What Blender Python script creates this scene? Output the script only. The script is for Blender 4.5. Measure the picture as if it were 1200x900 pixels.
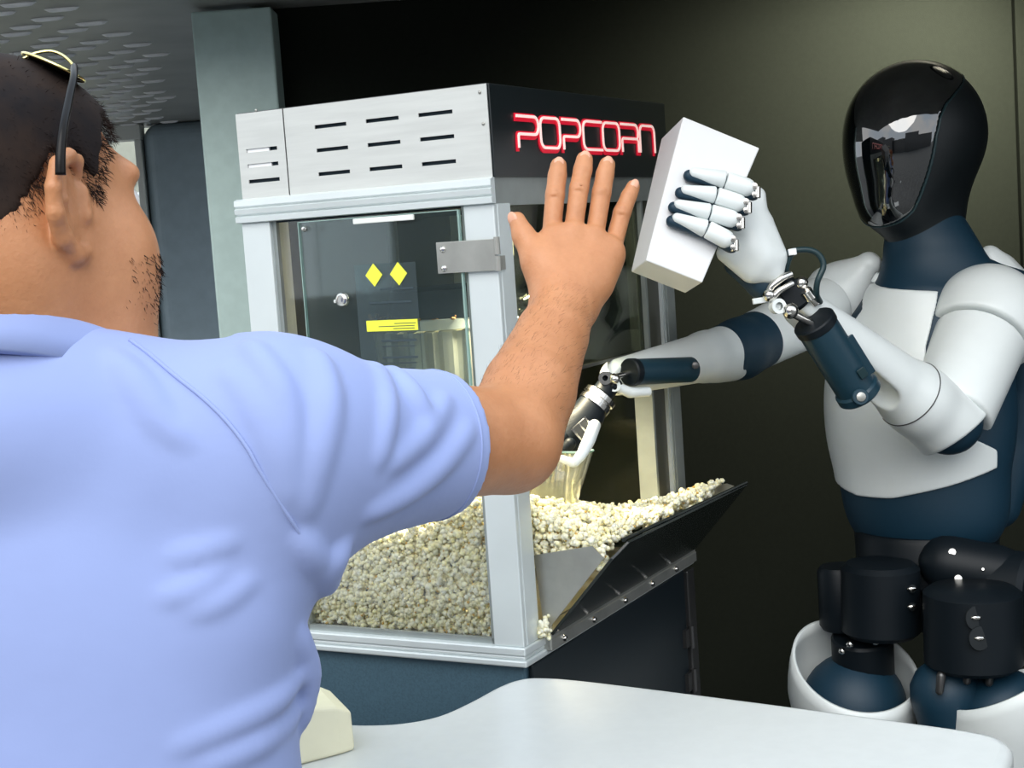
import bpy, bmesh, math, random
import numpy as np
from mathutils import Vector, Matrix

random.seed(7)
rng = np.random.default_rng(11)
for _o in list(bpy.data.objects):
    bpy.data.objects.remove(_o, do_unlink=True)
scn = bpy.context.scene
COL = scn.collection

# ------------------------------------------------------------------ camera
FPX, PITCH, ROLL = 1752.2, 0.1, -0.0689
F = np.array([0, math.cos(PITCH), -math.sin(PITCH)])
_R0 = np.array([1.0, 0, 0])
_U0 = np.cross(_R0, F)
R = _R0 * math.cos(ROLL) + _U0 * math.sin(ROLL)
U = -_R0 * math.sin(ROLL) + _U0 * math.cos(ROLL)
EYE = np.array([0, 0, 1.52])
cam = bpy.data.cameras.new('camera')
cam.sensor_fit = 'HORIZONTAL'
cam.sensor_width = 36.0
cam.lens = 36.0 * FPX / 1200.0
cam.clip_start = 0.05
cam.clip_end = 300
camo = bpy.data.objects.new('camera', cam)
COL.objects.link(camo)
camo.matrix_world = Matrix(((R[0], U[0], -F[0], EYE[0]), (R[1], U[1], -F[1], EYE[1]),
                            (R[2], U[2], -F[2], EYE[2]), (0, 0, 0, 1)))
scn.camera = camo

# ------------------------------------------------------------------ world, lights, exposure
scn.view_settings.view_transform = 'Standard'
scn.view_settings.look = 'None'
scn.view_settings.gamma = 1.0
scn.view_settings.exposure = 0.7
scn.view_settings.use_curve_mapping = False
w = bpy.data.worlds.new('overcast_sky')
scn.world = w
w.use_nodes = True
nt = w.node_tree
nt.nodes.clear()
wo = nt.nodes.new('ShaderNodeOutputWorld')
bg = nt.nodes.new('ShaderNodeBackground')
tc = nt.nodes.new('ShaderNodeTexCoord')
sp = nt.nodes.new('ShaderNodeSeparateXYZ')
rmp = nt.nodes.new('ShaderNodeValToRGB')
rmp.color_ramp.elements[0].position = 0.0
rmp.color_ramp.elements[0].color = (0.80, 0.87, 0.95, 1)
rmp.color_ramp.elements[1].position = 0.9
rmp.color_ramp.elements[1].color = (0.62, 0.80, 1.0, 1)
nz = nt.nodes.new('ShaderNodeTexNoise')
nz.inputs['Scale'].default_value = 2.6
nz.inputs['Detail'].default_value = 6
mixc = nt.nodes.new('ShaderNodeMix')
mixc.data_type = 'RGBA'
rc = nt.nodes.new('ShaderNodeValToRGB')
rc.color_ramp.elements[0].position = 0.45
rc.color_ramp.elements[1].position = 0.62
nt.links.new(tc.outputs['Generated'], sp.inputs[0])
nt.links.new(sp.outputs['Z'], rmp.inputs[0])
nt.links.new(tc.outputs['Generated'], nz.inputs['Vector'])
nt.links.new(nz.outputs['Fac'], rc.inputs[0])
nt.links.new(rc.outputs['Color'], mixc.inputs['Factor'])
nt.links.new(rmp.outputs['Color'], mixc.inputs['A'])
mixc.inputs['B'].default_value = (1.0, 1.0, 1.0, 1)
nt.links.new(mixc.outputs['Result'], bg.inputs['Color'])
bg.inputs['Strength'].default_value = 1.05
nt.links.new(bg.outputs[0], wo.inputs[0])

sun = bpy.data.lights.new('sun', 'SUN')
sun.energy = 1.5
sun.angle = math.radians(50)
sun.color = (1.0, 0.97, 0.92)
suno = bpy.data.objects.new('sun', sun)
COL.objects.link(suno)
suno.rotation_euler = (math.radians(52), 0, math.radians(-14))


def spot(name, loc, target, energy, color, size, blend, radius):
    L = bpy.data.lights.new(name, 'SPOT')
    L.energy = energy
    L.color = color
    L.spot_size = math.radians(size)
    L.spot_blend = blend
    L.shadow_soft_size = radius
    o = bpy.data.objects.new(name, L)
    COL.objects.link(o)
    o.location = loc
    o.rotation_euler = (Vector(target) - Vector(loc)).to_track_quat('-Z', 'Y').to_euler()
    return o


# unseen lamp over the robot's corner, added to brighten the back wall's top
spot('added_wall_spot', (0.95, 2.62, 1.99), (0.80, 3.06, 1.70), 110.0, (1.0, 0.95, 0.78), 110, 1.0, 0.06)


# ------------------------------------------------------------------ small helpers
def at(px, py, d):
    """point seen at a pixel of the 1200 x 900 photograph, d metres along the camera axis"""
    return EYE + F * d + R * ((px - 600) * d / FPX) + U * ((450 - py) * d / FPX)


def ray(px, py):
    v = F + R * ((px - 600) / FPX) + U * ((450 - py) / FPX)
    return v / np.linalg.norm(v)


def unit(v):
    v = np.asarray(v, float)
    return v / (np.linalg.norm(v) + 1e-12)


def frame_of(a, hint=(0, 0, 1)):
    a = unit(a)
    h = np.asarray(hint, float)
    if abs(a @ unit(h)) > 0.97:
        h = np.array([1.0, 0.2, 0])
    e1 = unit(np.cross(h, a))
    return e1, np.cross(a, e1), a


class MB:
    def __init__(s):
        s.v, s.f, s.n = [], [], 0

    def add(s, v, f):
        s.v.append(np.asarray(v, float).reshape(-1, 3))
        s.f += [tuple(i + s.n for i in q) for q in f]
        s.n += len(s.v[-1])
        return s

    def box(s, c, h, M=None):
        c = np.asarray(c, float)
        k = np.array([[x, y, z] for x in (-1, 1) for y in (-1, 1) for z in (-1, 1)], float) * np.asarray(h, float)
        if M is not None:
            k = k @ np.asarray(M, float)      # rows of M are the box axes
        return s.add(k + c, [(0, 1, 3, 2), (4, 6, 7, 5), (0, 4, 5, 1), (2, 3, 7, 6), (0, 2, 6, 4), (1, 5, 7, 3)])

    def bb(s, x0, x1, y0, y1, z0, z1):
        return s.box(((x0 + x1) / 2, (y0 + y1) / 2, (z0 + z1) / 2), ((x1 - x0) / 2, (y1 - y0) / 2, (z1 - z0) / 2))

    def rings(s, rs, closed_ends=True):
        n = len(rs[0])
        v = np.concatenate(rs)
        f = []
        for i in range(len(rs) - 1):
            for j in range(n):
                k = (j + 1) % n
                f.append((i * n + j, i * n + k, (i + 1) * n + k, (i + 1) * n + j))
        if closed_ends:
            f.append(tuple(range(n - 1, -1, -1)))
            f.append(tuple((len(rs) - 1) * n + j for j in range(n)))
        return s.add(v, f)

    def lathe(s, prof, o=(0, 0, 0), axis=(0, 0, 1), n=24, caps=True, hint=(0, 0, 1)):
        e1, e2, a = frame_of(axis, hint)
        o = np.asarray(o, float)
        t = np.linspace(0, 2 * np.pi, n, endpoint=False)
        c = np.outer(np.cos(t), e1) + np.outer(np.sin(t), e2)
        return s.rings([o + a * z + c * r for r, z in prof], caps)

    def cyl(s, a, b, ra, rb=None, n=20, ch=0.0):
        a, b = np.asarray(a, float), np.asarray(b, float)
        rb = ra if rb is None else rb
        L = np.linalg.norm(b - a)
        p = [(ra, 0), (rb, L)] if ch <= 0 else [(ra - ch, 0), (ra, ch), (rb, L - ch), (rb - ch, L)]
        return s.lathe(p, a, b - a, n)

    def cap(s, a, b, ra, rb=None, n=18, m=5, flat=1.0, hint=(0, 0, 1)):
        a, b = np.asarray(a, float), np.asarray(b, float)
        rb = ra if rb is None else rb
        L = np.linalg.norm(b - a)
        th = np.linspace(0.12, np.pi / 2, m)
        p = [(ra * np.sin(t), -ra * np.cos(t)) for t in th] + [(rb * np.sin(t), L + rb * np.cos(t)) for t in th[::-1]]
        e1, e2, ax = frame_of(b - a, hint)
        t = np.linspace(0, 2 * np.pi, n, endpoint=False)
        c = np.outer(np.cos(t), e1) + np.outer(np.sin(t), e2) * flat
        return s.rings([a + ax * z + c * r for r, z in p], True)

    def stub(s, a, b, ra, rb, flat_a=False, flat_b=False, n=20, m=5):
        """like cap, with a nearly flat chamfered end where asked"""
        a, b = np.asarray(a, float), np.asarray(b, float)
        L = np.linalg.norm(b - a)
        th = np.linspace(0.12, np.pi / 2, m)
        p = [(ra - 0.0025, 0.0), (ra - 0.0007, 0.0006), (ra, 0.0022)] if flat_a else [(ra * np.sin(t), -ra * np.cos(t)) for t in th]
        p += [(rb, L - 0.0022), (rb - 0.0007, L - 0.0006), (rb - 0.0025, L)] if flat_b else [(rb * np.sin(t), L + rb * np.cos(t)) for t in th[::-1]]
        return s.lathe(p, a, b - a, n)

    def tube(s, pts, r, n=10, caps=True, closed=False):
        pts = np.asarray(pts, float)
        m = len(pts)
        rr = np.full(m, r) if np.isscalar(r) else np.asarray(r, float)
        T = np.gradient(pts, axis=0)
        if closed:
            T = np.roll(pts, -1, 0) - np.roll(pts, 1, 0)
        T /= np.linalg.norm(T, axis=1)[:, None] + 1e-12
        e1 = frame_of(T[0])[0]
        t = np.linspace(0, 2 * np.pi, n, endpoint=False)
        rs = []
        for i in range(m):
            e1 = unit(e1 - T[i] * (e1 @ T[i]))
            e2 = np.cross(T[i], e1)
            rs.append(pts[i] + rr[i] * (np.outer(np.cos(t), e1) + np.outer(np.sin(t), e2)))
        if closed:
            rs.append(rs[0])
            return s.rings(rs, False)
        return s.rings(rs, caps)

    def ell(s, c, r, M=None, n=20, m=12):
        th = np.linspace(0.02, np.pi - 0.02, m)
        t = np.linspace(0, 2 * np.pi, n, endpoint=False)
        rs = []
        for a in th:
            k = np.stack([np.cos(t) * np.sin(a), np.sin(t) * np.sin(a), np.full(n, -np.cos(a))], 1) * np.asarray(r, float)
            rs.append((k if M is None else k @ np.asarray(M, float)) + np.asarray(c, float))
        return s.rings(rs, True)

    def prism(s, poly, o, ex, ey, depth):
        """2-D polygon (x, y) in the plane o, ex, ey, pushed depth along ex x ey"""
        o, ex, ey = (np.asarray(q, float) for q in (o, ex, ey))
        ez = np.cross(ex, ey)
        p = np.asarray(poly, float)
        a = o + np.outer(p[:, 0], ex) + np.outer(p[:, 1], ey)
        n = len(p)
        f = [tuple(range(n - 1, -1, -1)), tuple(range(n, 2 * n))]
        f += [(i, (i + 1) % n, n + (i + 1) % n, n + i) for i in range(n)]
        return s.add(np.concatenate([a, a + ez * depth]), f)

    def mesh(s, name):
        v = np.concatenate(s.v)
        me = bpy.data.meshes.new(name)
        me.from_pydata(v.tolist(), [], s.f)
        bm = bmesh.new()
        bm.from_mesh(me)
        bmesh.ops.recalc_face_normals(bm, faces=bm.faces)
        bm.to_mesh(me)
        bm.free()
        return me


def link(name, me, m, parent=None, smooth=False, bevel=0.0, seg=2):
    o = bpy.data.objects.new(name, me)
    COL.objects.link(o)
    if m is not None and len(me.materials) == 0:
        me.materials.append(m)
    if parent is not None:
        o.parent = parent
    if smooth:
        me.polygons.foreach_set('use_smooth', [True] * len(me.polygons))
        if smooth == 'auto':
            me.set_sharp_from_angle(angle=math.radians(38))
    if bevel > 0:
        b = o.modifiers.new('bevel', 'BEVEL')
        b.width = bevel
        b.segments = seg
        b.limit_method = 'ANGLE'
        b.angle_limit = math.radians(40)
    me.update()
    return o


def obj(name, mb, m, parent=None, smooth=False, bevel=0.0, seg=2):
    return link(name, mb.mesh(name), m, parent, smooth, bevel, seg)


def tag(o, label=None, cat=None, group=None, kind=None):
    for k, v in (('label', label), ('category', cat), ('group', group), ('kind', kind)):
        if v:
            o[k] = v
    return o


def thing(name, label, cat, loc=(0, 0, 0), rz=0.0, group=None):
    o = bpy.data.objects.new(name, None)
    COL.objects.link(o)
    o.empty_display_size = 0.05
    o.location = loc
    o.rotation_euler = (0, 0, rz)
    return tag(o, label, cat, group)


def struct(name, mb, m, **k):
    return tag(obj(name, mb, m, **k), kind='structure')


# ------------------------------------------------------------------ materials
def mat(name, col, rough=0.5, metal=0.0, spec=0.5, noise=0.0, nscale=30.0, bump=0.0, bscale=200.0, stretch=None,
        emit=None, coat=0.0, sss=0.0, sheen=0.0, trans=0.0, col2=None):
    m = bpy.data.materials.new(name)
    m.use_nodes = True
    t = m.node_tree
    b = t.nodes['Principled BSDF']
    b.inputs['Base Color'].default_value = (*col, 1)
    b.inputs['Roughness'].default_value = rough
    b.inputs['Metallic'].default_value = metal
    b.inputs['Specular IOR Level'].default_value = spec
    b.inputs['Coat Weight'].default_value = coat
    b.inputs['Subsurface Weight'].default_value = sss
    if sss:
        b.inputs['Subsurface Radius'].default_value = (0.012, 0.004, 0.002)
        b.inputs['Subsurface Scale'].default_value = 1.0
    b.inputs['Sheen Weight'].default_value = sheen
    b.inputs['Transmission Weight'].default_value = trans
    if emit:
        b.inputs['Emission Color'].default_value = (*emit[0], 1)
        b.inputs['Emission Strength'].default_value = emit[1]
    co = t.nodes.new('ShaderNodeTexCoord')
    mp = t.nodes.new('ShaderNodeMapping')
    t.links.new(co.outputs['Object'], mp.inputs[0])
    if stretch:
        mp.inputs['Scale'].default_value = stretch
    if noise > 0 or col2:
        n = t.nodes.new('ShaderNodeTexNoise')
        n.inputs['Scale'].default_value = nscale
        n.inputs['Detail'].default_value = 5
        t.links.new(mp.outputs[0], n.inputs['Vector'])
        r = t.nodes.new('ShaderNodeValToRGB')
        c2 = col2 or tuple(min(1, c * (1 + noise)) for c in col)
        c1 = col if col2 else tuple(c * (1 - noise) for c in col)
        r.color_ramp.elements[0].position = 0.35
        r.color_ramp.elements[0].color = (*c1, 1)
        r.color_ramp.elements[1].position = 0.65
        r.color_ramp.elements[1].color = (*c2, 1)
        t.links.new(n.outputs['Fac'], r.inputs[0])
        t.links.new(r.outputs[0], b.inputs['Base Color'])
    if bump > 0:
        n2 = t.nodes.new('ShaderNodeTexNoise')
        n2.inputs['Scale'].default_value = bscale
        n2.inputs['Detail'].default_value = 4
        t.links.new(mp.outputs[0], n2.inputs['Vector'])
        bp = t.nodes.new('ShaderNodeBump')
        bp.inputs['Strength'].default_value = bump
        bp.inputs['Distance'].default_value = 0.002
        t.links.new(n2.outputs['Fac'], bp.inputs['Height'])
        t.links.new(bp.outputs[0], b.inputs['Normal'])
    return m


def glass(name, tint, gloss=1.0, haze=0.0, hazecol=(0.8, 0.8, 0.8), ior=1.45):
    m = bpy.data.materials.new(name)
    m.use_nodes = True
    t = m.node_tree
    t.nodes.clear()
    o = t.nodes.new('ShaderNodeOutputMaterial')
    tr = t.nodes.new('ShaderNodeBsdfTransparent')
    tr.inputs[0].default_value = (*tint, 1)
    g = t.nodes.new('ShaderNodeBsdfGlossy')
    g.inputs['Roughness'].default_value = 0.03
    fr = t.nodes.new('ShaderNodeFresnel')
    fr.inputs[0].default_value = ior
    mu = t.nodes.new('ShaderNodeMath')
    mu.operation = 'MULTIPLY'
    mu.inputs[1].default_value = gloss
    t.links.new(fr.outputs[0], mu.inputs[0])
    mx = t.nodes.new('ShaderNodeMixShader')
    t.links.new(mu.outputs[0], mx.inputs[0])
    t.links.new(tr.outputs[0], mx.inputs[1])
    t.links.new(g.outputs[0], mx.inputs[2])
    last = mx
    if haze > 0:
        d = t.nodes.new('ShaderNodeBsdfDiffuse')
        d.inputs[0].default_value = (*hazecol, 1)
        m2 = t.nodes.new('ShaderNodeMixShader')
        m2.inputs[0].default_value = haze
        t.links.new(mx.outputs[0], m2.inputs[1])
        t.links.new(d.outputs[0], m2.inputs[2])
        last = m2
    t.links.new(last.outputs[0], o.inputs[0])
    return m


M = {}
M['wall'] = mat('wall_paint', (0.0105, 0.0125, 0.0092), 0.8, spec=0.08, noise=0.06, nscale=120, bump=0.1, bscale=600)
M['ceiling'] = mat('ceiling_metal', (0.36, 0.355, 0.33), 0.45, metal=0.2, noise=0.1, nscale=6)
M['bright_slot'] = mat('slot_daylight_pale', (0.90, 0.91, 0.93), 0.3, metal=0.0, noise=0.12, nscale=9)  # near-white stands in for daylight at the ceiling slots
M['pillar'] = mat('pillar_paint', (0.42, 0.54, 0.51), 0.55, noise=0.04, nscale=40)
M['side'] = mat('side_panel_paint', (0.34, 0.43, 0.48), 0.5, noise=0.05, nscale=20)
M['light_wall'] = mat('pale_panel', (0.34, 0.36, 0.30), 0.6, noise=0.05)
M['trimwhite'] = mat('trim_white', (0.72, 0.74, 0.70), 0.5)
M['floor'] = mat('floor_vinyl', (0.03, 0.032, 0.033), 0.6, noise=0.2, nscale=14)
M['pave'] = mat('pavement', (0.12, 0.117, 0.11), 0.85, noise=0.2, nscale=5)
M['counter'] = mat('solid_surface', (0.66, 0.68, 0.66), 0.28, noise=0.015, nscale=60)
M['cart'] = mat('cart_laminate', (0.05, 0.10, 0.135), 0.55, noise=0.12, nscale=400)
M['cartdark'] = mat('cart_dark', (0.008, 0.013, 0.017), 0.35)
M['steel'] = mat('stainless_panel', (0.64, 0.65, 0.62), 0.42, metal=0.55, noise=0.05, nscale=8, bump=0.05, bscale=80, stretch=(1, 1, 14))
M['alu'] = mat('anodised_frame', (0.66, 0.71, 0.71), 0.42, metal=0.35, noise=0.03, nscale=10)
M['aludark'] = mat('grey_frame', (0.33, 0.36, 0.35), 0.4, metal=0.6, noise=0.06)
M['steeldull'] = mat('dull_steel', (0.40, 0.40, 0.37), 0.42, metal=0.75, noise=0.12, nscale=20)
M['chrome'] = mat('polished_metal', (0.72, 0.70, 0.66), 0.18, metal=1.0)
M['gunmetal'] = mat('gunmetal', (0.10, 0.10, 0.10), 0.35, metal=0.8)
M['brass'] = mat('brassy_strip', (0.52, 0.40, 0.14), 0.35, metal=0.7)
M['sign'] = mat('sign_black', (0.008, 0.012, 0.014), 0.30)
M['red'] = mat('sign_red', (0.60, 0.01, 0.03), 0.4, emit=((0.75, 0.0, 0.03), 0.22))
M['pink'] = mat('sign_core', (0.95, 0.75, 0.70), 0.4, emit=((1.0, 0.66, 0.60), 0.30))
M['slotdark'] = mat('slot_dark', (0.012, 0.03, 0.045), 0.7)
M['glass'] = glass('cabinet_glass', (0.98, 0.99, 0.988), 0.8, 0.004, (0.45, 0.62, 0.60))
M['acryl'] = glass('door_acrylic', (0.88, 0.94, 0.935), 1.0, 0.02, (0.45, 0.62, 0.64))
M['acryledge'] = glass('acrylic_edge', (0.55, 0.75, 0.68), 0.6, 0.45, (0.55, 0.75, 0.70))
M['smoke'] = glass('smoked_glass', (0.50, 0.53, 0.46), 0.45, 0.03, (0.25, 0.28, 0.22))
M['film'] = glass('label_film', (0.80, 0.86, 0.86), 0.3, 0.06, (0.45, 0.55, 0.60))
M['scoop'] = glass('clear_plastic', (0.90, 0.90, 0.80), 1.3, 0.16, (0.80, 0.80, 0.66))
M['yellow'] = mat('yellow_sticker', (0.78, 0.80, 0.06), 0.5)
M['ink'] = mat('ink', (0.03, 0.05, 0.06), 0.7)
M['popcorn'] = mat('popcorn', (0.96, 0.86, 0.48), 0.75, col2=(0.98, 0.94, 0.74), nscale=90, sss=0.5)
_pb = M['popcorn'].node_tree.nodes['Principled BSDF']
_pb.inputs['Subsurface Radius'].default_value = (0.006, 0.005, 0.0035)
M['husk'] = mat('popcorn_husk', (0.62, 0.40, 0.10), 0.6)
M['flap'] = mat('flap_black', (0.010, 0.014, 0.014), 0.22)
M['interior'] = mat('cabinet_interior', (0.060, 0.060, 0.042), 0.35, metal=0.3, noise=0.3, nscale=5)
M['kettle'] = mat('kettle_steel', (0.62, 0.60, 0.52), 0.32, metal=0.8, noise=0.15, nscale=12)
M['crust'] = mat('burnt_crumbs', (0.33, 0.16, 0.05), 0.8, noise=0.5, nscale=150)
M['lampglass'] = mat('lamp_bulb', (1, 0.9, 0.7), 0.4, emit=((1.0, 0.86, 0.58), 6.0))
M['card'] = mat('white_card', (0.78, 0.79, 0.80), 0.6, noise=0.01)
M['cream'] = mat('cream_card', (0.80, 0.76, 0.55), 0.6, noise=0.02)
M['white'] = mat('robot_white', (0.74, 0.785, 0.78), 0.33, noise=0.012, nscale=30)
M['navy'] = mat('robot_undersuit', (0.002, 0.026, 0.050), 0.55, bump=0.15, bscale=900)
M['head'] = mat('robot_head_black', (0.003, 0.006, 0.008), 0.5, bump=0.05, bscale=900)
M['visor'] = mat('visor_gloss', (0.002, 0.003, 0.004), 0.03, coat=1.0)
M['visor'].node_tree.nodes['Principled BSDF'].inputs['IOR'].default_value = 2.0
M['motor'] = mat('motor_black', (0.003, 0.006, 0.009), 0.5, spec=0.25)
M['actuator'] = mat('actuator_blue_black', (0.008, 0.035, 0.055), 0.42)
M['cable'] = mat('cable_black', (0.008, 0.03, 0.036), 0.45)
M['hair'] = mat('hair', (0.008, 0.006, 0.007), 0.8, spec=0.2, col2=(0.024, 0.014, 0.010), nscale=26)
M['shirt'] = mat('shirt_knit', (0.275, 0.345, 0.62), 0.85, noise=0.03, nscale=6, bump=0.3, bscale=34, sheen=0.15)
M['trousers'] = mat('trouser_cloth', (0.03, 0.035, 0.06), 0.8)
M['shoe'] = mat('shoe_leather', (0.02, 0.018, 0.016), 0.5)
M['nail'] = mat('nail', (0.66, 0.34, 0.22), 0.3)
M['lens'] = mat('sunglass_lens', (0.006, 0.005, 0.005), 0.3, spec=0.2)
M['gold'] = mat('gold_rim', (0.85, 0.74, 0.32), 0.2, metal=1.0)
M['eye'] = mat('eye_white', (0.8, 0.78, 0.75), 0.2)


def skin_mat():
    m = mat('skin', (0.60, 0.26, 0.12), 0.5, sss=0.08, bump=0.25, bscale=260)
    t = m.node_tree
    b = t.nodes['Principled BSDF']
    co = t.nodes.new('ShaderNodeTexCoord')
    n = t.nodes.new('ShaderNodeTexNoise')
    n.inputs['Scale'].default_value = 22
    n.inputs['Detail'].default_value = 8
    n.inputs['Roughness'].default_value = 0.7
    r = t.nodes.new('ShaderNodeValToRGB')
    r.color_ramp.elements[0].position = 0.3
    r.color_ramp.elements[0].color = (0.43, 0.178, 0.074, 1)
    r.color_ramp.elements[1].position = 0.72
    r.color_ramp.elements[1].color = (0.55, 0.25, 0.115, 1)
    t.links.new(co.outputs['Object'], n.inputs['Vector'])
    t.links.new(n.outputs['Fac'], r.inputs[0])
    t.links.new(r.outputs[0], b.inputs['Base Color'])
    return m


M['skin'] = skin_mat()


# ------------------------------------------------------------------ implicit surfaces
class S:
    """smooth union / subtraction of simple distance functions, meshed with surface nets"""

    def __init__(s):
        s.p = []

    def add(s, fn, k=0.01, op='+'):
        s.p.append((op, k, fn))
        return s

    def cap(s, a, b, ra, rb=None, k=0.01, op='+'):
        a, b = np.asarray(a, float), np.asarray(b, float)
        rb = ra if rb is None else rb
        ab = b - a
        L2 = ab @ ab + 1e-12

        def fn(P):
            v = P - a
            t = np.clip(v @ ab / L2, 0, 1)
            q = v - t[:, None] * ab
            return np.sqrt(np.einsum('ij,ij->i', q, q)) - (ra + (rb - ra) * t)
        return s.add(fn, k, op)

    def chain(s, pts, rs, k=0.01, op='+'):
        for i in range(len(pts) - 1):
            s.cap(pts[i], pts[i + 1], rs[i], rs[i + 1], k if i == 0 else max(0.002, min(k, 0.004)), op)
        return s

    def ell(s, c, r, Mx=None, k=0.01, op='+'):
        c, r = np.asarray(c, float), np.asarray(r, float)
        Mx = np.eye(3) if Mx is None else np.asarray(Mx, float)   # rows are axes

        def fn(P):
            q = (P - c) @ Mx.T
            k0 = np.sqrt(((q / r) ** 2).sum(1))
            k1 = np.sqrt(((q / (r * r)) ** 2).sum(1)) + 1e-9
            return np.where(k0 < 1e-4, -r.min(), k0 * (k0 - 1) / k1)
        return s.add(fn, k, op)

    def box(s, c, h, Mx=None, rd=0.005, k=0.004, op='+'):
        c, h = np.asarray(c, float), np.asarray(h, float) - rd
        Mx = np.eye(3) if Mx is None else np.asarray(Mx, float)

        def fn(P):
            q = np.abs((P - c) @ Mx.T) - h
            return np.sqrt((np.maximum(q, 0) ** 2).sum(1)) + np.minimum(q.max(1), 0) - rd
        return s.add(fn, k, op)

    def plane(s, o, n, k=0.003, op='&'):
        o, n = np.asarray(o, float), unit(n)
        return s.add(lambda P: (P - o) @ n, k, op)      # keeps the side behind n

    def __call__(s, P, use=None):
        d = None
        for i, (op, k, fn) in enumerate(s.p):
            if use is not None and i not in use:
                continue
            e = fn(P)
            if d is None:
                d = e if op == '+' else np.full(len(P), 1e3)
                continue
            if op == '+':
                h = np.clip(0.5 + 0.5 * (d - e) / k, 0, 1)
                d = d + (e - d) * h - k * h * (1 - h)
            else:
                e = -e if op == '-' else e
                h = np.clip(0.5 - 0.5 * (d - e) / k, 0, 1)
                d = d + (e - d) * h + k * h * (1 - h)
        return d

    def copy(s):
        q = S()
        q.p = list(s.p)
        return q

    def hit(s, px, py, t0=0.5, tmax=4.0):
        v = ray(px, py)
        t, best = t0, (9, t0)
        for _ in range(90):
            d = float(s((EYE + v * t)[None])[0])
            if d < best[0]:
                best = (d, t)
            if abs(d) < 2e-4 or t > tmax:
                break
            t += d * 0.9
        return EYE + v * best[1]

    def mesh(s, name, lo, hi, h, smooth=1):
        n = 14
        lo = np.asarray(lo, float)
        nb = np.ceil((np.asarray(hi, float) - lo) / (h * n)).astype(int)
        N = nb * n + 2
        g = np.stack(np.meshgrid(*[np.arange(x) for x in nb], indexing='ij'), -1).reshape(-1, 3)
        half = h * n * 0.5
        rad = half * math.sqrt(3)
        cen = lo + (g + 0.5) * h * n
        dall = s(cen)
        keep = np.abs(dall) < rad * 1.35 + 0.004
        ii = np.stack(np.meshgrid(*[np.arange(n + 1)] * 3, indexing='ij'), -1).reshape(-1, 3)
        ck, cp = [], []
        qd = []
        key = lambda a: (a[:, 0] * N[1] + a[:, 1]) * N[2] + a[:, 2]
        offs = {0: [(0, -1, -1), (0, 0, -1), (0, 0, 0), (0, -1, 0)], 1: [(-1, 0, -1), (-1, 0, 0), (0, 0, 0), (0, 0, -1)],
                2: [(-1, -1, 0), (0, -1, 0), (0, 0, 0), (-1, 0, 0)]}
        kc = cen[keep]
        allv = np.stack([fn(kc) for op, k, fn in s.p], 1)
        for gb, vals in zip(g[keep], allv):
            use = set()
            mn = min(v for v, (op, k, fn) in zip(vals, s.p) if op == '+')
            for i, (op, k, fn) in enumerate(s.p):
                if op == '+' and vals[i] < max(mn, -rad) + 2.3 * rad + k:
                    use.add(i)
                elif op == '-' and vals[i] < rad * 1.3 + k:
                    use.add(i)
                elif op == '&' and vals[i] > -rad * 1.3 - k:
                    use.add(i)
            base = gb * n
            P = lo + (ii + base) * h
            d = s(P, use).reshape(n + 1, n + 1, n + 1)
            sg = d < 0
            if sg.all() or not sg.any():
                continue
            acc = np.zeros((n, n, n, 3))
            cnt = np.zeros((n, n, n))
            for ax in range(3):
                sl0 = [slice(None)] * 3
                sl1 = [slice(None)] * 3
                sl0[ax] = slice(0, n)
                sl1[ax] = slice(1, n + 1)
                a, b = d[tuple(sl0)], d[tuple(sl1)]
                cr = (a < 0) != (b < 0)
                idx = np.argwhere(cr)
                if len(idx) == 0:
                    continue
                av, bv = a[cr], b[cr]
                t = av / (av - bv)
                p = idx.astype(float)
                p[:, ax] += t
                o1, o2 = [q for q in range(3) if q != ax]
                for u in (0, -1):
                    for v in (0, -1):
                        c = idx.copy()
                        c[:, o1] += u
                        c[:, o2] += v
                        ok = ((c >= 0) & (c < n)).all(1)
                        np.add.at(acc, tuple(c[ok].T), p[ok])
                        np.add.at(cnt, tuple(c[ok].T), 1)
                own = (idx < n).all(1)
                e = idx[own] + base
                if len(e):
                    q = np.stack([key(e + np.array(o)) for o in offs[ax]], 1)
                    flip = av[own] > 0
                    q[flip] = q[flip][:, ::-1]
                    qd.append(q)
            m = cnt > 0
            ck.append(key(np.argwhere(m) + base))
            cp.append(lo + (acc[m] / cnt[m][:, None] + base) * h)
        ck = np.concatenate(ck)
        cp = np.concatenate(cp)
        ck, ix = np.unique(ck, return_index=True)
        cp = cp[ix]
        qd = np.concatenate(qd)
        pos = np.searchsorted(ck, qd)
        pos = np.minimum(pos, len(ck) - 1)
        qd = pos[(ck[pos] == qd).all(1)]
        for _ in range(smooth):
            acc = np.zeros_like(cp)
            cnt = np.zeros(len(cp))
            for a, b in ((0, 1), (1, 2), (2, 3), (3, 0)):
                for x, y in ((a, b), (b, a)):
                    for c in range(3):
                        acc[:, c] += np.bincount(qd[:, x], cp[qd[:, y], c], len(cp))
                    cnt += np.bincount(qd[:, x], minlength=len(cp))
            ok = cnt > 0
            cp[ok] = cp[ok] * 0.5 + acc[ok] / cnt[ok][:, None] * 0.5
        me = bpy.data.meshes.new(name)
        me.vertices.add(len(cp))
        me.vertices.foreach_set('co', cp.astype(np.float32).ravel())
        me.loops.add(len(qd) * 4)
        me.loops.foreach_set('vertex_index', qd.astype(np.int32).ravel())
        me.polygons.add(len(qd))
        me.polygons.foreach_set('loop_start', np.arange(0, len(qd) * 4, 4, dtype=np.int32))
        me.polygons.foreach_set('use_smooth', np.ones(len(qd), bool))
        me.update(calc_edges=True)
        return me


def sdf(name, s, lo, hi, h, m, parent=None, smooth=1, inv=None):
    me = s.mesh(name, lo, hi, h, smooth)
    if inv is not None:
        me.transform(inv)
    return link(name, me, m, parent)


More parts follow.
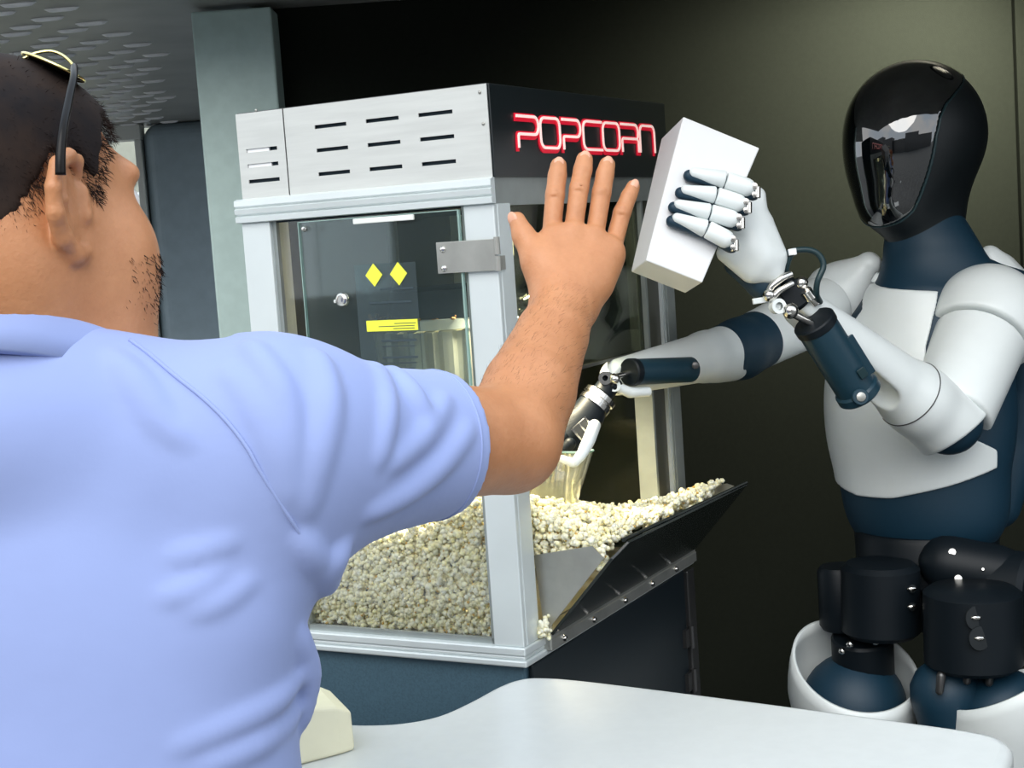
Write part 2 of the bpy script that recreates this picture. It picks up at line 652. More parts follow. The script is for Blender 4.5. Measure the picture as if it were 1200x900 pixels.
def polydist(poly):
    poly = np.asarray(poly, float)
    A, B = poly, np.roll(poly, -1, 0)

    def fn(q):
        d = np.full(len(q), 1e9)
        ins = np.zeros(len(q), bool)
        for a, b in zip(A, B):
            e = b - a
            v = q - a
            t = np.clip(v @ e / (e @ e + 1e-12), 0, 1)
            d = np.minimum(d, ((v - t[:, None] * e) ** 2).sum(1))
            c = ((a[1] > q[:, 1]) != (b[1] > q[:, 1]))
            with np.errstate(divide='ignore', invalid='ignore'):
                x = (b[0] - a[0]) * (q[:, 1] - a[1]) / (b[1] - a[1]) + a[0]
            ins ^= c & (q[:, 0] < x)
        d = np.sqrt(d)
        return np.where(ins, -d, d)
    return fn


def ring_on(s, c, e1, e2, n, r0=0.03, r1=0.14, a0=0.0, a1=2 * math.pi):
    """closed ring of points where the surface s is cut by the plane c, e1, e2"""
    t = np.linspace(a0, a1, n, endpoint=False)
    d = np.outer(np.cos(t), e1) + np.outer(np.sin(t), e2)
    lo_t, hi_t = np.full(n, r0), np.full(n, r1)
    for _ in range(15):
        m_ = (lo_t + hi_t) / 2
        ins = s(c + d * m_[:, None]) < 0
        lo_t = np.where(ins, m_, lo_t)
        hi_t = np.where(ins, hi_t, m_)
    return c + d * lo_t[:, None]


# ================================================================== THE SETTING
mb = MB()
mb.bb(-40, 40, -60, 40, -0.06, -0.001)
struct('ground', mb, M['pave'])
mb = MB()
mb.bb(-3.0, 2.6, 1.55, 7.2, -0.0005, 0.012)
struct('floor', mb, M['floor'])
# plain dark buildings across the street behind the viewer, mirrored in the robot's visor
for i, (bx_, by_, bw_, bh_) in enumerate(((-26, -16, 12.0, 6.5), (-14.6, -15, 10.0, 4.6), (-5.6, -17, 7.6, 3.7), (2.0, -16, 7.0, 5.0), (10.5, -18, 9.0, 4.2))):
    mb = MB()
    mb.bb(bx_ - bw_ / 2, bx_ + bw_ / 2, by_ - 4, by_, 0, bh_)
    mb.bb(bx_ - bw_ / 2 - 0.15, bx_ + bw_ / 2 + 0.15, by_ - 4.1, by_ + 0.15, bh_, bh_ + 0.3)
    struct('street_building', mb, M['gunmetal'])
# back wall in two sheets with the seam seen at the right edge of the photograph
mb = MB()
mb.bb(-0.47, 1.055, 3.06, 3.12, 0.012, 2.0)
mb.bb(1.059, 2.4, 3.055, 3.12, 0.012, 2.0)
struct('wall_back', mb, M['wall'], bevel=0.002)
mb = MB()
mb.bb(2.4, 2.46, 1.6, 3.12, 0.012, 2.0)
struct('wall_right', mb, M['wall'])
# ceiling sheet; its slots are raised tabs, daylight put into their pale colour
mb = MB()
mb.bb(-2.3, -0.45, 2.62, 5.6, 2.0, 2.06)
mb.bb(-0.45, 2.46, 1.75, 3.12, 2.0, 2.06)
ceil = struct('ceiling', mb, M['ceiling'])
lv = MB()
prof = []
a, b_, r_ = 0.034, 0.0045, 0.0045
tt = np.linspace(0, np.pi, 7)
rsx = []
for x in np.linspace(-1, 1, 9):
    k = math.sqrt(max(0.05, 1 - abs(x) ** 4))
    rsx.append(np.array([[x * a, math.cos(t) * 0.0085 * k, -math.sin(t) * 0.0075 * k + 0.0005] for t in tt]))
lv.rings(rsx, True)
lme = lv.mesh('bright_slot')
lme.materials.append(M['bright_slot'])
lme.polygons.foreach_set('use_smooth', [True] * len(lme.polygons))
cnt = 0
for j in range(33):
    y = 2.62 + j * 0.089
    for i in range(13):
        if cnt >= 298:
            break
        x = -2.35 + i * 0.125 + (0.062 if j % 2 else 0) + rng.uniform(-0.012, 0.012)
        px = 600 + FPX * x / y
        if px < -45 or px > 225:
            continue
        o = bpy.data.objects.new('bright_slot', lme)
        COL.objects.link(o)
        o.parent = ceil
        o.location = (x, y + rng.uniform(-0.01, 0.01), 2.0)
        o.rotation_euler = (0, 0, -0.10)
        cnt += 1
mb = MB()
mb.lathe([(0.085, 2.0), (0.085, 1.985), (0.095, 1.985), (0.095, 2.0)], (0.95, 2.62, 0.0), (0, 0, 1), 32, caps=False)
struct('added_spot_rim', mb, M['gunmetal'])      # unseen rim, added around the warm wall spot
# box pillar behind the cabinet
mb = MB()
mb.box((-0.495, 3.01, 1.0), (0.078, 0.045, 0.99))
struct('pillar', mb, M['pillar'], bevel=0.004)
# the side passage left of the pillar: receding panel, far wall with a doorway
mb = MB()
mb.bb(-1.262, -0.36, 5.40, 5.60, 0.012, 2.0)
struct('wall_left', mb, M['side'], bevel=0.06, seg=6)
mb = MB()
mb.bb(-4.0, -0.8, 6.9, 6.95, 0.012, 3.2)
struct('wall_far', mb, M['light_wall'])
mb = MB()
mb.bb(-3.0, -1.262, 5.40, 5.48, 1.945, 2.0)
mb.bb(-1.285, -1.263, 5.40, 5.60, 0.012, 1.945)
struct('trim_1', mb, M['trimwhite'], bevel=0.003)

# printed poster on the far wall, seen past the man's cheek
def far(px, py):
    v = ray(px, py)
    q = EYE + v * ((6.895 - EYE[1]) / v[1])
    return q[0], q[2]


ptr = thing('wall_poster', "blue and lilac poster on the pale far wall past the man's cheek", 'poster', (far(160, 300)[0], 6.895, far(160, 300)[1]))


def poster(name, m, x0, y0, x1, y1, th):
    a, b = far(x0, y0), far(x1, y1)
    q = MB()
    q.bb(a[0], b[0], 6.895 - th, 6.895, b[1], a[1])
    for k in q.v:
        k -= np.array([ptr.location[0], 6.895, ptr.location[2]])
    return obj(name, q, m, ptr)


M['pblue'] = mat('poster_blue', (0.02, 0.17, 0.62), 0.5, col2=(0.05, 0.36, 0.70), nscale=12)
M['plilac'] = mat('poster_lilac', (0.52, 0.44, 0.62), 0.5, col2=(0.72, 0.70, 0.72), nscale=14)
M['pyel'] = mat('poster_ochre', (0.55, 0.36, 0.06), 0.5)
M['psilver'] = mat('poster_silver', (0.62, 0.68, 0.70), 0.4)
poster('blue_panel', M['pblue'], 138, 252, 181, 283, 0.006)
poster('white_strip', M['trimwhite'], 140, 284, 183, 288, 0.007)
poster('lilac_panel', M['plilac'], 142, 288, 187, 328, 0.006)
poster('ochre_strip', M['pyel'], 146, 329, 189, 334, 0.008)
poster('white_panel', M['trimwhite'], 150, 335, 192, 378, 0.006)
for x, y, a_, L2 in ((165, 205, 1.0, 8), (156, 216, 0.6, 5), (150, 233, -0.5, 7), (159, 240, -1.2, 7), (168, 227, 0.05, 9), (172, 238, -0.8, 5)):
    q0 = far(x, y)
    q1 = far(x + L2, y)
    ll = q1[0] - q0[0]
    mb = MB()
    M3 = np.array([[math.cos(a_), 0, math.sin(a_)], [0, 1, 0], [-math.sin(a_), 0, math.cos(a_)]])
    mb.ell((q0[0] - ptr.location[0], -0.002, q0[1] - ptr.location[2]), (ll, 0.003, ll * 0.32), M3, 14, 8)
    obj('silver_leaf', mb, M['psilver'], ptr, smooth=True)

# ================================================================== COUNTER
back = [(-1.5, 2.42), (-0.75, 2.00), (-0.42, 1.79), (-0.296, 1.705), (-0.238, 1.683), (-0.193, 1.668), (-0.153, 1.665),
        (-0.115, 1.68), (-0.081, 1.721), (-0.046, 1.775), (-0.02, 1.8), (0.012, 1.803), (0.079, 1.769), (0.264, 1.645),
        (0.424, 1.533), (0.459, 1.505), (0.474, 1.487), (0.478, 1.467), (0.471, 1.44), (0.42, 1.34), (0.36, 1.23),
        (0.335, 1.215), (-0.2, 1.4), (-0.9, 1.68), (-1.6, 2.0)]


def catmull(p, n=4):
    p = np.asarray(p, float)
    out = []
    for i in range(len(p) - 1):
        a, b, c, d = p[max(i - 1, 0)], p[i], p[i + 1], p[min(i + 2, len(p) - 1)]
        for t in np.linspace(0, 1, n, endpoint=False):
            out.append(0.5 * ((2 * b) + (-a + c) * t + (2 * a - 5 * b + 4 * c - d) * t * t + (-a + 3 * b - 3 * c + d) * t ** 3))
    out.append(p[-1])
    return np.array(out)


out = np.concatenate([catmull(back[2:22], 4), np.array(back[22:]), np.array(back[:2])])
t = thing('serving_counter', 'white serving counter with a wavy back edge in front of the popcorn cabinet', 'counter', (0, 0, 0))
mb = MB()
mb.prism(out[::-1] if False else out, (0, 0, 0.93), (1, 0, 0), (0, 1, 0), 0.045)
obj('countertop', mb, M['counter'], t, smooth='auto', bevel=0.012, seg=4)
mb = MB()
ins = [(-1.4, 2.2), (-0.3, 1.62), (-0.1, 1.6), (0.0, 1.68), (0.3, 1.48), (0.30, 1.32), (-0.2, 1.48), (-1.4, 2.0)]
mb.prism(ins, (0, 0, 0.0), (1, 0, 0), (0, 1, 0), 0.93)
obj('pedestal', mb, M['cartdark'], t)

# ================================================================== CART AND POPCORN CABINET
MX, MY, MYAW = -0.0077, 1.8376, 0.4926
cart = thing('machine_cart', 'dark blue-grey cart carrying the popcorn cabinet', 'cart', (MX, MY, 0), -MYAW)
mb = MB()
mb.bb(-0.384, -0.004, 0.004, 0.545, 0.10, 0.978)
obj('body', mb, M['cart'], cart, bevel=0.003)
mb = MB()
mb.bb(-0.002, 0.004, 0.012, 0.535, 0.16, 0.976)
cd = obj('door', mb, M['cartdark'], cart, bevel=0.002)
mb = MB()
mb.bb(-0.006, 0.006, 0.546, 0.575, 0.10, 0.972)
obj('side_rail', mb, M['gunmetal'], cart, bevel=0.002)
mb = MB()
for z in (0.80, 0.87):
    mb = MB()
    mb.bb(0.002, 0.010, 0.515, 0.545, z - 0.014, z + 0.014)
    mb.cyl((0.011, 0.535, z - 0.018), (0.011, 0.535, z + 0.018), 0.005, n=12)
    obj('hinge', mb, M['gunmetal'], cart, smooth='auto')
for x in (-0.34, -0.05):
    for y in (0.06, 0.49):
        mb = MB()
        mb.lathe([(0.012, -0.018), (0.045, -0.016), (0.05, 0), (0.045, 0.016), (0.012, 0.018)], (x, y, 0.05), (1, 0, 0), 24)
        mb.bb(x - 0.025, x + 0.025, y - 0.02, y + 0.02, 0.09, 0.10)
        obj('wheel', mb, M['gunmetal'], cart, smooth='auto')

pm = thing('popcorn_cabinet', 'large popcorn cabinet of steel and glass with a red POPCORN sign', 'popcorn machine', (MX, MY, 0.978), -MYAW)
Z0 = 0.978


def pobj(name, mb, m, parent=pm, **k):
    for a in mb.v:
        a[:, 2] -= Z0
    return obj(name, mb, m, parent, **k)


mb = MB()
mb.bb(-0.388, 0.006, -0.008, 0.578, 0.978, 0.9865)
mb.bb(-0.386, 0.003, -0.005, 0.575, 0.9865, 0.992)
mb.bb(-0.388, 0.005, -0.007, 0.577, 0.992, 1.003)
pobj('base_frame', mb, M['alu'], bevel=0.002)
mb = MB()
mb.bb(-0.037, 0.012, 0.05, 0.57, 0.985, 1.0045)
mb.bb(0.006, 0.0135, 0.05, 0.57, 0.984, 0.9995)
rail = pobj('hinge_rail', mb, M['steeldull'], bevel=0.0015)
for y in (0.086, 0.178, 0.284, 0.384, 0.479):
    mb = MB()
    mb.lathe([(0.0045, 0), (0.0045, 0.0015), (0.003, 0.004), (0.0008, 0.0045)], (0.0135, y, 0.992), (1, 0, 0), 12)
    pobj('bolt', mb, M['chrome'], rail, smooth='auto')
# corner posts
for nm, x0, x1, y0, y1, mt in (('post', -0.041, 0.002, -0.003, 0.041, 'alu'), ('post', -0.383, -0.337, -0.003, 0.04, 'alu'),
                               ('post', -0.041, 0.003, 0.525, 0.568, 'aludark'), ('post', -0.383, -0.337, 0.525, 0.568, 'alu')):
    mb = MB()
    mb.bb(x0, x1, y0, y1, 1.003, 1.558)
    mb.bb(x0 - 0.0005, x1 + 0.0008, y0 + 0.007 if y0 > 0.1 else y0 + 0.008, y1 - 0.006, 1.003, 1.558)
    pobj(nm, mb, M[mt], bevel=0.0015)
# housing above the glass
mb = MB()
mb.bb(-0.378, -0.008, 0.006, 0.568, 1.556, 1.698)
pobj('housing', mb, M['slotdark'])


def holed(x0, x1, z0, z1, holes, y, th):
    """steel sheet in the y plane with rectangular holes cut right through"""
    xs = sorted({x0, x1, *[h[0] for h in holes], *[h[1] for h in holes]})
    zs = sorted({z0, z1, *[h[2] for h in holes], *[h[3] for h in holes]})
    solid = {}
    for i in range(len(xs) - 1):
        for j in range(len(zs) - 1):
            cx, cz = (xs[i] + xs[i + 1]) / 2, (zs[j] + zs[j + 1]) / 2
            solid[i, j] = not any(h[0] < cx < h[1] and h[2] < cz < h[3] for h in holes)
    v, f = [], []

    def q(*p):
        n = len(v)
        v.extend(p)
        f.append(tuple(range(n, n + 4)))
    for (i, j), ok in solid.items():
        if not ok:
            continue
        a, b, c, d = xs[i], xs[i + 1], zs[j], zs[j + 1]
        q((a, y, c), (b, y, c), (b, y, d), (a, y, d))
        q((a, y + th, d), (b, y + th, d), (b, y + th, c), (a, y + th, c))
        for (di, dj), (p1, p2) in {(-1, 0): ((a, c), (a, d)), (1, 0): ((b, d), (b, c)), (0, -1): ((b, c), (a, c)), (0, 1): ((a, d), (b, d))}.items():
            if not solid.get((i + di, j + dj), False):
                q((p1[0], y, p1[1]), (p2[0], y, p2[1]), (p2[0], y + th, p2[1]), (p1[0], y + th, p1[1]))
    return MB().add(v, f)


hw = [(x, x + 0.049, z - 0.0024, z + 0.0024) for x in (-0.254, -0.175, -0.097) for z in (1.674, 1.644, 1.6135)]
mb = holed(-0.3015, 0.0015, 1.588, 1.7025, hw, 0.0, 0.0015)
pobj('vent_panel', mb, M['steel'])
hn = [(-0.367, -0.3165, z - 0.0024, z + 0.0024) for z in (1.653, 1.633, 1.6125)]
mb = holed(-0.380, -0.3035, 1.588, 1.7025, hn, 0.0, 0.0015)
pobj('side_vent_panel', mb, M['steel'])
mb = MB()
mb.bb(-0.367, -0.331, 0.002, 0.005, 1.649, 1.657)
mb.bb(-0.367, -0.329, 0.002, 0.005, 1.629, 1.637)
pobj('slot_light_strip', mb, M['card'])  # white strips behind the slots, standing in for light showing through
mb = MB()
mb.bb(-0.379, 0.001, 0.002, 0.567, 1.699, 1.7035)
pobj('lid', mb, M['gunmetal'])
for x, z in ((-0.345, 1.7045), (-0.008, 1.693), (-0.006, 1.655)):
    mb = MB()
    mb.ell((x, -0.0005, z), (0.0022, 0.0015, 0.0022), n=10, m=6)
    pobj('screw', mb, M['steeldull'], smooth=True)
# ribbed cornice: profile pushed along the left face
pz = [(-0.004, 1.558), (-0.010, 1.559), (-0.0105, 1.5655), (-0.0065, 1.5675), (-0.0105, 1.570), (-0.0115, 1.576),
      (-0.0075, 1.578), (-0.011, 1.5805), (-0.0105, 1.588), (-0.004, 1.590)]
mb = MB()
mb.prism([(y, z) for y, z in pz] + [(0.0, 1.590), (0.0, 1.558)], (0.004, 0, 0), (0, 1, 0), (0, 0, 1), -0.391)
pobj('cornice', mb, M['alu'])
# front: header, sign
mb = MB()
mb.bb(-0.008, 0.0, 0.008, 0.568, 1.5555, 1.590)
pobj('front_header', mb, M['aludark'])
mb = MB()
mb.bb(-0.008, 0.0035, 0.003, 0.569, 1.590, 1.703)
sign = pobj('sign_panel', mb, M['sign'], bevel=0.001)

# sign lettering with a little emission put in, each letter a red backing stroke with a pale core stroke
LH = 0.0385


def arc(cx, cy, r, a0, a1, n=6):
    return [(cx + r * math.cos(a), cy + r * math.sin(a)) for a in np.radians(np.linspace(a0, a1, n))]


LW = 0.058
r0 = 0.011


def letterP(w):
    return [[(0, LH)] + arc(w - r0, LH - r0, r0, 90, 0) + arc(w - r0, LH * 0.42 + r0, r0, 0, -90) + arc(0.004 + 0.002, LH * 0.42 - 0.004, 0.004, 90, 180) + [(0.002, 0)]]


def letterO(w):
    p = arc(w - r0, LH - r0, r0, 90, 0) + arc(w - r0, r0, r0, 0, -90) + arc(r0, r0, r0, -90, -180) + arc(r0, LH - r0, r0, 180, 90)
    return [p + [p[0], p[1]]]


def letterC(w):
    return [[(w, LH)] + arc(r0, LH - r0, r0, 90, 180) + arc(r0, r0, r0, 180, 270) + [(w, 0)]]


def letterR(w):
    return [[(0, LH)] + arc(w - r0, LH - r0, r0, 90, 0) + [(w - 0.001, LH * 0.55), (w - 0.004, LH * 0.48), (w, LH * 0.36), (w, 0)],
            [(w - 0.006, LH * 0.47)] + arc(0.006, LH * 0.47 - 0.004, 0.004, 90, 180) + [(0.002, 0)]]


def letterN(w):
    return [[(0, 0)] + arc(r0, LH - r0, r0, 180, 90) + arc(w - r0, LH - r0, r0, 90, 0) + [(w, 0)]]


def ribbon(mb, path, wd, x, th, dy, dz):
    p = np.asarray(path, float)
    T = np.gradient(p, axis=0)
    T /= np.linalg.norm(T, axis=1)[:, None]
    p[0] -= T[0] * wd * 0.35
    p[-1] += T[-1] * wd * 0.35
    nrm = np.stack([-T[:, 1], T[:, 0]], 1) * wd / 2
    rs = []
    for a, b in zip(p + nrm, p - nrm):
        rs.append(np.array([[x, dy + a[0], dz + a[1]], [x + th, dy + a[0], dz + a[1]], [x + th, dy + b[0], dz + b[1]], [x, dy + b[0], dz + b[1]]]))
    mb.rings(rs, True)


letters = [(letterP, 0.065, 0.124), (letterO, 0.1295, 0.1865), (letterP, 0.195, 0.2505), (letterC, 0.2595, 0.320), (letterO, 0.3245, 0.382),
           (letterR, 0.3895, 0.4505), (letterN, 0.4575, 0.5135)]
for fn, y0, y1 in letters:
    red, core = MB(), MB()
    zb = 1.6275 + (0.0 if y0 < 0.2 else 0.0)
    for st in fn(y1 - y0):
        ribbon(red, st, 0.0064, 0.0036, 0.0016, y0 - 0.0008, zb - 0.0034)
        ribbon(red, st, 0.0056, 0.0036, 0.0018, y0 - 0.0004, zb + 0.0008)
        ribbon(core, st, 0.0035, 0.0054, 0.0016, y0 + 0.0006, zb)
    lt = pobj('sign_letter', red, M['red'], sign)
    # pale core joined to its letter as a second material so that the letter stays one piece
    me = core.mesh('core')
    me.transform(Matrix.Translation((0, 0, -Z0)))
    me.materials.append(M['pink'])
    bm = bmesh.new()
    bm.from_mesh(lt.data)
    k = len(bm.faces)
    bm.from_mesh(me)
    bm.faces.ensure_lookup_table()
    lt.data.materials.append(M['pink'])
    for fc in bm.faces[k:]:
        fc.material_index = 1
    bm.to_mesh(lt.data)
    bm.free()

# glass and service door on the left face
mb = MB()
mb.bb(-0.338, -0.040, 0.010, 0.014, 1.003, 1.558)
pobj('side_glass', mb, M['glass'])
mb = MB()
mb.bb(-0.337, -0.331, 0.003, 0.010, 1.003, 1.558)
mb.bb(-0.047, -0.041, 0.003, 0.010, 1.003, 1.558)
mb.bb(-0.337, -0.041, 0.003, 0.010, 1.003, 1.010)
pobj('glass_bead', mb, M['aludark'])
mb = MB()
mb.bb(-0.288, -0.046, -0.007, -0.003, 1.215, 1.5535)
door = pobj('service_door', mb, M['acryl'])
mb = MB()
e = 0.0012
mb.bb(-0.2885, -0.2885 + e, -0.0075, -0.0025, 1.215, 1.5535)
mb.bb(-0.0465 - e, -0.0455, -0.0075, -0.0025, 1.215, 1.5535)
mb.bb(-0.288, -0.046, -0.0075, -0.0025, 1.5530, 1.5542)
mb.bb(-0.288, -0.046, -0.0075, -0.0025, 1.2145, 1.2157)
pobj('polished_edge', mb, M['acryledge'], door)
mb = MB()
mb.lathe([(0.0095, 0), (0.0095, 0.003), (0.0085, 0.0045), (0.006, 0.0055), (0.0055, 0.0045), (0.0005, 0.0045)], (-0.227, -0.007, 1.45), (0, -1, 0), 24)
mb.bb(-0.2285, -0.2255, -0.0135, -0.0110, 1.4475, 1.4525)
mb.cyl((-0.2385, -0.0085, 1.4485), (-0.2355, -0.0085, 1.4485), 0.003, n=8)
pobj('door_lock', mb, M['chrome'], door, smooth='auto')
mb = MB()
mb.lathe([(0.0042, 0), (0.0042, 0.0012), (0.003, 0.003), (0.0005, 0.0034)], (-0.278, -0.007, 1.5445), (0, -1, 0), 14)
pobj('screw', mb, M['chrome'], door, smooth='auto')
mb = MB()
mb.bb(-0.200, -0.109, -0.0105, -0.007, 1.5455, 1.5525)
pobj('latch_strip', mb, M['trimwhite'], door, bevel=0.001)
mb = MB()
mb.bb(-0.205, -0.113, -0.0078, -0.0070, 1.225, 1.4935)
lab = pobj('warning_label', mb, M['film'], door)
for x in (-0.1755, -0.1385):
    mb = MB()
    mb.prism([(-0.0128, 0), (0, -0.0148), (0.0128, 0), (0, 0.0148)], (x, -0.0079, 1.4795), (1, 0, 0), (0, 0, 1), 0.0006)
    pobj('yellow_diamond', mb, M['yellow'], lab)
mb = MB()
mb.bb(-0.1925, -0.1155, -0.0086, -0.0079, 1.4075, 1.4215)
pobj('yellow_band', mb, M['yellow'], lab)
mb = MB()
for x0, x1, z in ((-0.150, -0.118, 1.4168), (-0.174, -0.120, 1.4135), (-0.152, -0.120, 1.4103)):
    mb.bb(x0, x1, -0.0089, -0.0086, z - 0.0004, z + 0.0004)
tag(pobj('fine_print', mb, M['ink'], lab), kind='stuff')
mb = MB()
for k, z in enumerate(np.arange(1.395, 1.24, -0.0072)):
    if k in (0, 3, 7):
        mb.bb(-0.172 + 0.004 * (k % 3), -0.119, -0.0082, -0.0078, z - 0.0014, z + 0.0014)
    elif k != 2:
        mb.bb(-0.176 + 0.005 * (k % 2), -0.117 - 0.004 * (k % 3), -0.0082, -0.0078, z - 0.0006, z + 0.0006)
for x0, x1, z in ((-0.168, -0.118, 1.461), (-0.186, -0.122, 1.444)):
    mb.bb(x0, x1, -0.0082, -0.0078, z - 0.0012, z + 0.0012)
tag(pobj('small_print', mb, M['ink'], lab), kind='stuff')
mb = MB()
mb.bb(-0.0795, 0.003, -0.0100, -0.0078, 1.4765, 1.5155)
hg = pobj('door_hinge', mb, M['steeldull'], bevel=0.0006)
mb = MB()
mb.cyl((0.0058, -0.0085, 1.476), (0.0058, -0.0085, 1.4945), 0.0038, n=14)
mb.cyl((0.0058, -0.0085, 1.4960), (0.0058, -0.0085, 1.5175), 0.0038, n=14)
mb.bb(-0.001, 0.005, -0.0095, 0.012, 1.477, 1.494)
pobj('knuckle', mb, M['steeldull'], hg, smooth='auto')
for z in (1.5065, 1.483):
    mb = MB()
    mb.lathe([(0.0043, 0), (0.0040, 0.0012), (0.0025, 0.0025), (0.0005, 0.0028)], (-0.070, -0.010, z), (0, -1, 0), 14)
    pobj('screw', mb, M['chrome'], hg, smooth='auto')
# back and far faces
mb = MB()
mb.bb(-0.372, -0.368, 0.04, 0.525, 1.003, 1.556)
pobj('back_panel', mb, M['interior'])
mb = MB()
mb.bb(-0.338, -0.040, 0.552, 0.556, 1.003, 1.558)
pobj('far_glass', mb, M['smoke'])
mb = MB()
mb.bb(-0.368, -0.02, 0.02, 0.55, 1.003, 1.006)
pobj('tray', mb, M['steeldull'])
# upper front pane and the inner guide strips by the far post
mb = MB()
mb.bb(-0.012, -0.008, 0.041, 0.462, 1.332, 1.556)
fp = pobj('front_pane', mb, M['smoke'])
mb = MB()
mb.bb(-0.013, -0.006, 0.041, 0.462, 1.3285, 1.333)
pobj('pane_edge', mb, M['gunmetal'], fp)
mb = MB()
mb.bb(-0.030, -0.004, 0.470, 0.520, 1.0, 1.556)
pobj('sliding_strip', mb, M['interior'])
mb = MB()
mb.bb(-0.03, -0.001, 0.462, 0.469, 1.0, 1.556)
pobj('guide_strip', mb, M['aludark'])
mb = MB()
mb.bb(-0.03, 0.001, 0.519, 0.5255, 1.0, 1.556)
pobj('guide_strip', mb, M['alu'])
# kettle hanging inside
kx, ky = -0.225, 0.25
mb = MB()
n = 96
t_ = np.linspace(0, 2 * np.pi, n, endpoint=False)
rs = []
for z, r_, am in ((1.27, 0.078, 0), (1.275, 0.088, 0.0012), (1.30, 0.1, 0.0025), (1.392, 0.104, 0.0025), (1.395, 0.104, 0.0)):
    rr = r_ + am * np.sign(np.cos(t_ * 24))
    rs.append(np.stack([kx + rr * np.cos(t_), ky + rr * np.sin(t_), np.full(n, z)], 1))
mb.rings(rs, True)
kt = pobj('kettle', mb, M['kettle'])
mb = MB()
mb.lathe([(0.10, 1.394), (0.109, 1.395), (0.110, 1.409), (0.104, 1.410), (0.10, 1.40)], (kx, ky, 0), n=40)
pobj('kettle_rim', mb, M['steel'], kt, smooth='auto')
mb = MB()
mb.lathe([(0.098, 1.41), (0.098, 1.43), (0.096, 1.449), (0.090, 1.4515), (0.03, 1.4535), (0.002, 1.454)], (kx + 0.02, ky, 0), n=40)
pobj('kettle_lid', mb, M['motor'], kt, smooth='auto')
mb = MB()
for i in range(90):
    a_ = rng.uniform(0, 2 * np.pi)
    rr = rng.uniform(0.095, 0.112)
    mb.ell((kx + rr * math.cos(a_), ky + rr * math.sin(a_), 1.411 + rng.uniform(-0.004, 0.004)), rng.uniform(0.0015, 0.0045, 3), n=6, m=4)
tag(pobj('burnt_crumbs', mb, M['crust'], kt, smooth=True), kind='stuff')
mb = MB()
mb.bb(kx - 0.088, kx - 0.075, ky - 0.004, ky + 0.004, 1.443, 1.556)
pobj('hanger', mb, M['steeldull'], kt)
mb = MB()
mb.bb(kx + 0.085, kx + 0.098, ky - 0.004, ky + 0.004, 1.443, 1.556)
pobj('hanger', mb, M['steeldull'], kt)
mb = MB()
for i in range(26):
    c_ = (-0.055 + rng.uniform(-0.016, 0.016), 0.16 + rng.uniform(-0.02, 0.02), 1.40 + rng.uniform(-0.03, 0.03))
    if i % 3 == 0:
        mb.ell(c_, (0.006, 0.006, 0.006), n=10, m=7)
    else:
        d_ = unit(rng.normal(0, 1, 3)) * rng.uniform(0.006, 0.014)
        mb.cyl(np.array(c_) - d_, np.array(c_) + d_, rng.uniform(0.002, 0.005), n=8)
mb.bb(-0.058, -0.052, 0.155, 0.165, 1.36, 1.556)
pobj('kettle_linkage', mb, M['chrome'], smooth='auto')
# warm lamp under the housing
mb = MB()
mb.cyl((-0.09, 0.20, 1.556), (-0.09, 0.20, 1.53), 0.02, n=16)
lampo = pobj('lamp_socket', mb, M['gunmetal'], smooth='auto')
mb = MB()
mb.ell((-0.09, 0.20, 1.513), (0.022, 0.022, 0.024), n=16, m=10)
pobj('bulb', mb, M['lampglass'], lampo, smooth=True)
L = bpy.data.lights.new('cabinet_lamp', 'SPOT')
L.energy = 15.0
L.color = (1.0, 0.88, 0.62)
L.shadow_soft_size = 0.03
L.spot_size = math.radians(112)
L.spot_blend = 0.6
lo_ = bpy.data.objects.new('cabinet_lamp', L)
COL.objects.link(lo_)
lo_.parent = pm
lo_.location = (-0.09, 0.20, 1.475 - Z0)
# flap: black front lid hinged on the rail and leaning outwards, steel cheeks at both ends
flap = MB()
hx, hz = 0.010, 1.0045
tipx, tipz = 0.104, 1.112
dx, dz = tipx - hx, tipz - hz
L_ = math.hypot(dx, dz)
ux, uz = dx / L_, dz / L_
poly = [(0.05, 0.004), (0.56, 0.004), (0.562, L_), (0.075, L_ + 0.020), (0.065, L_ + 0.005), (0.056, L_ - 0.004)]
flap.prism(poly, (hx, 0, hz), (0, 1, 0), (ux, 0, uz), 0.004)
fl = pobj('front_flap', flap, M['flap'], bevel=0.0008)
mb = MB()
mb.tube([(tipx + 0.001, 0.562, tipz + 0.001), (tipx + 0.008, 0.075, tipz + 0.016)], 0.0028, 8)
pobj('flap_lip', mb, M['flap'], fl, smooth='auto')
for y in (0.051, 0.555):
    mb = MB()
    mb.prism([(0.004, 1.006), (0.094, 1.109), (0.079, 1.124), (-0.004, 1.109)] if y < 0.1 else [(0.004, 1.006), (0.098, 1.105), (0.076, 1.112), (-0.02, 1.10)],
             (0, y, 0), (1, 0, 0), (0, 0, 1), -0.0016)
    pobj('flap_cheek', mb, M['steeldull'], fl)

# ------------------------------------------------------------------ popcorn heap (nobody could count it: one object)
ico = bmesh.new()
bmesh.ops.create_icosphere(ico, subdivisions=1, radius=1)
iv = np.array([v.co[:] for v in ico.verts])
ifc = np.array([[v.index for v in f.verts] for f in ico.faces])
ico.free()
variants = []
for k in range(7):
    vs, fs, ms, off = [], [], [], 0
    for b in range(5):
        c_ = unit(rng.normal(0, 1, 3)) * rng.uniform(0.35, 0.62)
        s_ = rng.uniform(0.36, 0.60)
        vs.append(iv * s_ * rng.uniform(0.82, 1.15, (len(iv), 1)) + c_)
        fs.append(ifc + off)
        ms.append(np.zeros(len(ifc), int))
        off += len(iv)
    if k % 2 == 0:
        vs.append(iv * np.array([0.30, 0.26, 0.20]) + unit(rng.normal(0, 1, 3)) * 0.55)
        fs.append(ifc + off)
        ms.append(np.ones(len(ifc), int))
    variants.append((np.concatenate(vs), np.concatenate(fs), np.concatenate(ms)))


